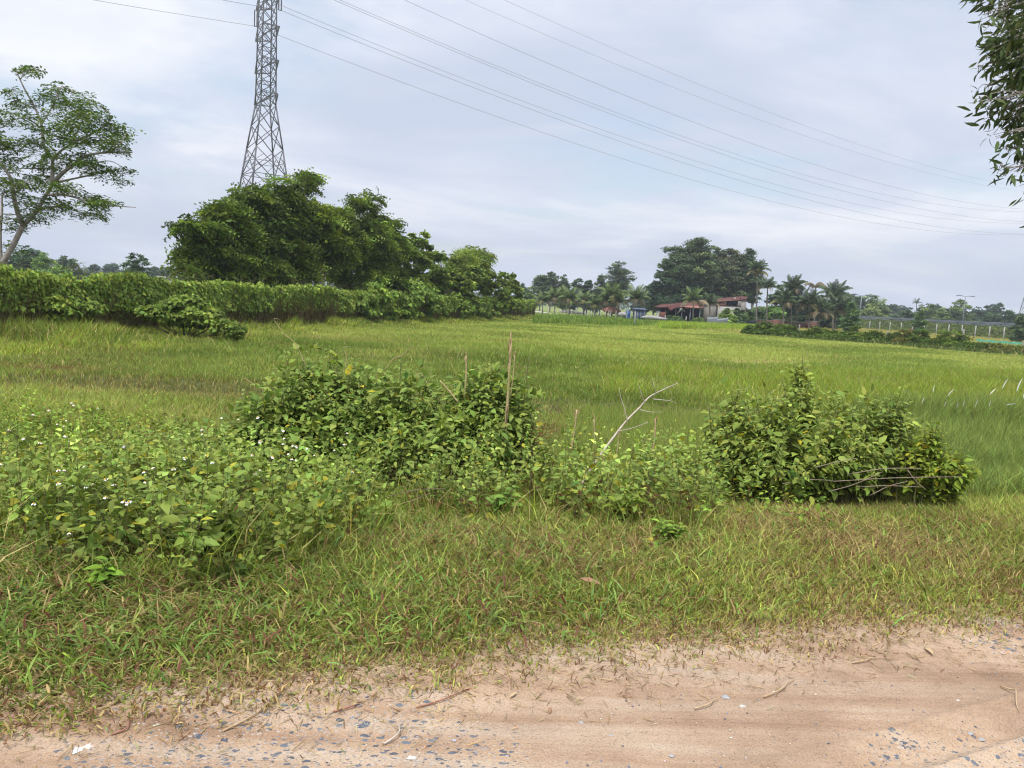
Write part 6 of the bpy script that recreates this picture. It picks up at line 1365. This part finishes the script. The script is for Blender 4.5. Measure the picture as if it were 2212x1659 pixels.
# green net at the right
a, b = at(2110, 733, 92), at(2225, 741, 88); n = 40; V = []
for i in range(n):
    f = i / (n - 1); x = a.x + (b.x - a.x) * f; y = a.y + (b.y - a.y) * f + .12 * math.sin(i * .9); zt = a.z + (b.z - a.z) * f + .04 * math.sin(i * .7); V += [(x, y, zt), (x, y + .03, zt - .55 - .12 * f), (x, y + .02, zt), (x, y + .05, zt - .55 - .12 * f)]
Q = [(4 * i, 4 * i + 1, 4 * i + 5, 4 * i + 4) for i in range(n - 1)] + [(4 * i + 2, 4 * i + 6, 4 * i + 7, 4 * i + 3) for i in range(n - 1)]
tag(obj('green_net', V, [Q], M['net']), 'sagging turquoise green net fence strip at the right edge', 'net')

# far belts of woodland that read as one mass
n = 26000; px = rng.uniform(-500, 2700, n); Y = rng.uniform(420, 700, n); hb_ = 3 + 9 * fbm(px, px * 0, 60, 97) * fbm(px, px * 0, 14, 98) * 1.6
P = np.array([at(float(a), 700, float(b)) for a, b in zip(px, Y)]); P[:, 2] = FIELD + rng.uniform(0, 1, n) ** .7 * hb_
D = sph(n); V, Fs = scatter(*RHOMB, P, frames(D, rng.normal(size=(n, 3)) + np.array([0, 0, .6])), rng.uniform(1.2, 2.6, n))
tag(obj('far_wood', V, Fs, M['leaf'], col=np.repeat(jitter((.05, .075, .05), n, .2, .05), 4, axis=0)), 'hazy belt of distant woodland along the horizon', 'wood', kind='stuff')

# ------------------------------------------------------------------ sky, sun, air
SUN_EL, SUN_AZ = R_(62), R_(200)      # azimuth measured clockwise from +Y: behind the camera, a little to the left
w = bpy.data.worlds.new('World'); sc.world = w; w.use_nodes = True; n_ = w.node_tree.nodes; l_ = w.node_tree.links; n_.clear()
out = n_.new('ShaderNodeOutputWorld'); bg = n_.new('ShaderNodeBackground'); bg.inputs[1].default_value = .15; l_.new(bg.outputs[0], out.inputs[0])
sky = n_.new('ShaderNodeTexSky'); sky.sky_type = 'NISHITA'; sky.sun_disc = False; sky.sun_elevation = SUN_EL; sky.sun_rotation = SUN_AZ; sky.dust_density = 2.0; sky.air_density = 1.2
tc = n_.new('ShaderNodeTexCoord'); sx = n_.new('ShaderNodeSeparateXYZ'); l_.new(tc.outputs['Generated'], sx.inputs[0])
def mth(op, a, b=None, clamp=False):
    m = n_.new('ShaderNodeMath'); m.operation = op; m.use_clamp = clamp
    for i, v in enumerate((a, b)):
        if v is None: continue
        if isinstance(v, (int, float)): m.inputs[i].default_value = v
        else: l_.new(v, m.inputs[i])
    return m.outputs[0]
zc = mth('ADD', mth('MAXIMUM', sx.outputs[2], 0), .16); cb = n_.new('ShaderNodeCombineXYZ')
l_.new(mth('DIVIDE', sx.outputs[0], zc), cb.inputs[0]); l_.new(mth('DIVIDE', sx.outputs[1], zc), cb.inputs[1])
def wn(s, d, r, off, dist=0.0):
    m = n_.new('ShaderNodeMapping'); m.inputs['Location'].default_value = off; m.inputs['Scale'].default_value = (1, 1.25, 1); l_.new(cb.outputs[0], m.inputs[0])
    t = n_.new('ShaderNodeTexNoise'); t.inputs['Scale'].default_value = s; t.inputs['Detail'].default_value = d; t.inputs['Roughness'].default_value = r; t.inputs['Distortion'].default_value = dist; l_.new(m.outputs[0], t.inputs['Vector']); return t.outputs['Fac']
def wr(f, stops):
    r = n_.new('ShaderNodeValToRGB'); e = r.color_ramp.elements
    while len(e) > 1: e.remove(e[0])
    e[0].position = stops[0][0]; e[0].color = (*stops[0][1], 1)
    for p_, c_ in stops[1:]: k_ = e.new(p_); k_.color = (*c_, 1)
    l_.new(f, r.inputs[0]); return r.outputs[0]
CS = 5.1
cl = wr(wn(.75, 8, .55, (3.1, 1.7, 0), .5), [(.34, (.67, .745, .92)), (.45, (.76, .825, .97)), (.53, (.85, .905, 1.04)), (.60, (.99, 1.025, 1.11)), (.68, (1.10, 1.12, 1.17))])
cl2 = n_.new('ShaderNodeVectorMath'); cl2.operation = 'SCALE'; l_.new(cl, cl2.inputs[0]); cl2.inputs[3].default_value = CS
# the overcast dome is brighter overhead
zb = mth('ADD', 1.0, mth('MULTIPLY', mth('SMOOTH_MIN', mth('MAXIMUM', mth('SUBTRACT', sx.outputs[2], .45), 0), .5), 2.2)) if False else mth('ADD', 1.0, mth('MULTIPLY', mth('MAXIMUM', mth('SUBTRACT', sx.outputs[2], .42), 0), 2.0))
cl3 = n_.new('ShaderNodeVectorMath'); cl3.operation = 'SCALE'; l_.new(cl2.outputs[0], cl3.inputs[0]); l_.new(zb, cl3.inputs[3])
mx = n_.new('ShaderNodeMix'); mx.data_type = 'RGBA'; cover = wr(wn(1.1, 6, .55, (7.3, 2.2, 0), .3), [(.32, (.45, .45, .45)), (.42, (.8, .8, .8)), (.5, (1, 1, 1))])
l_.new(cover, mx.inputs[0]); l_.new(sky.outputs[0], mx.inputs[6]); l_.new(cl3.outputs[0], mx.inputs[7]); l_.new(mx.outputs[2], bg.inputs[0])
sl = bpy.data.lights.new('sun', 'SUN'); sl.energy = 3.0; sl.angle = R_(10); sl.color = (1, .96, .90); so = bpy.data.objects.new('sun', sl); C.objects.link(so)
sdir = Vector((math.sin(SUN_AZ) * math.cos(SUN_EL), math.cos(SUN_AZ) * math.cos(SUN_EL), math.sin(SUN_EL))); so.rotation_euler = sdir.to_track_quat('Z', 'Y').to_euler()

DENOISE = True
HAZE = 0.0005
if HAZE > 0:
    mb = MB(); mb.box((0, 700, 45), (3400, 3400, 95 + 1.5)); 
    m, n__, l__ = new_mat('air'); o = n__.new('ShaderNodeOutputMaterial'); v = n__.new('ShaderNodeVolumePrincipled'); v.inputs['Density'].default_value = HAZE; v.inputs['Color'].default_value = (.86, .92, 1.0, 1); v.inputs['Anisotropy'].default_value = .3
    l__.new(v.outputs[0], o.inputs['Volume']); tag(mb.build('haze', m), kind='stuff')

# look-alikes: count them from the left so that each label points at one
ONES = 'first second third fourth fifth sixth seventh eighth ninth tenth eleventh twelfth thirteenth fourteenth fifteenth sixteenth seventeenth eighteenth nineteenth'.split()
def ordinal(i): return ONES[i] if i < 19 else ('twentieth' if i == 19 else ('thirtieth' if i == 29 else ('twenty-' if i < 29 else 'thirty-') + ONES[(i + 1) % 10 - 1]))
byl = {}
for o in C.objects:
    if o.parent is None and o.get('label'): byl.setdefault(o['label'], []).append(o)
for lab, os_ in byl.items():
    if len(os_) > 1:
        os_.sort(key=lambda o: proj(o.location)[0])
        for i, o in enumerate(os_): o['label'] = f'{ordinal(i)} {lab}, from the left'
sc.view_settings.view_transform = 'Standard'; sc.view_settings.look = 'None'; sc.view_settings.exposure = .28; sc.view_settings.gamma = 1
cy = sc.cycles; cy.max_bounces = 6; cy.diffuse_bounces = 3; cy.glossy_bounces = 2; cy.transmission_bounces = 3; cy.volume_bounces = 0; cy.transparent_max_bounces = 4; cy.use_denoising = DENOISE; cy.pixel_filter_type = 'BLACKMAN_HARRIS'; cy.filter_width = 1.15; cy.caustics_reflective = False; cy.caustics_refractive = False
sc.render.use_persistent_data = False
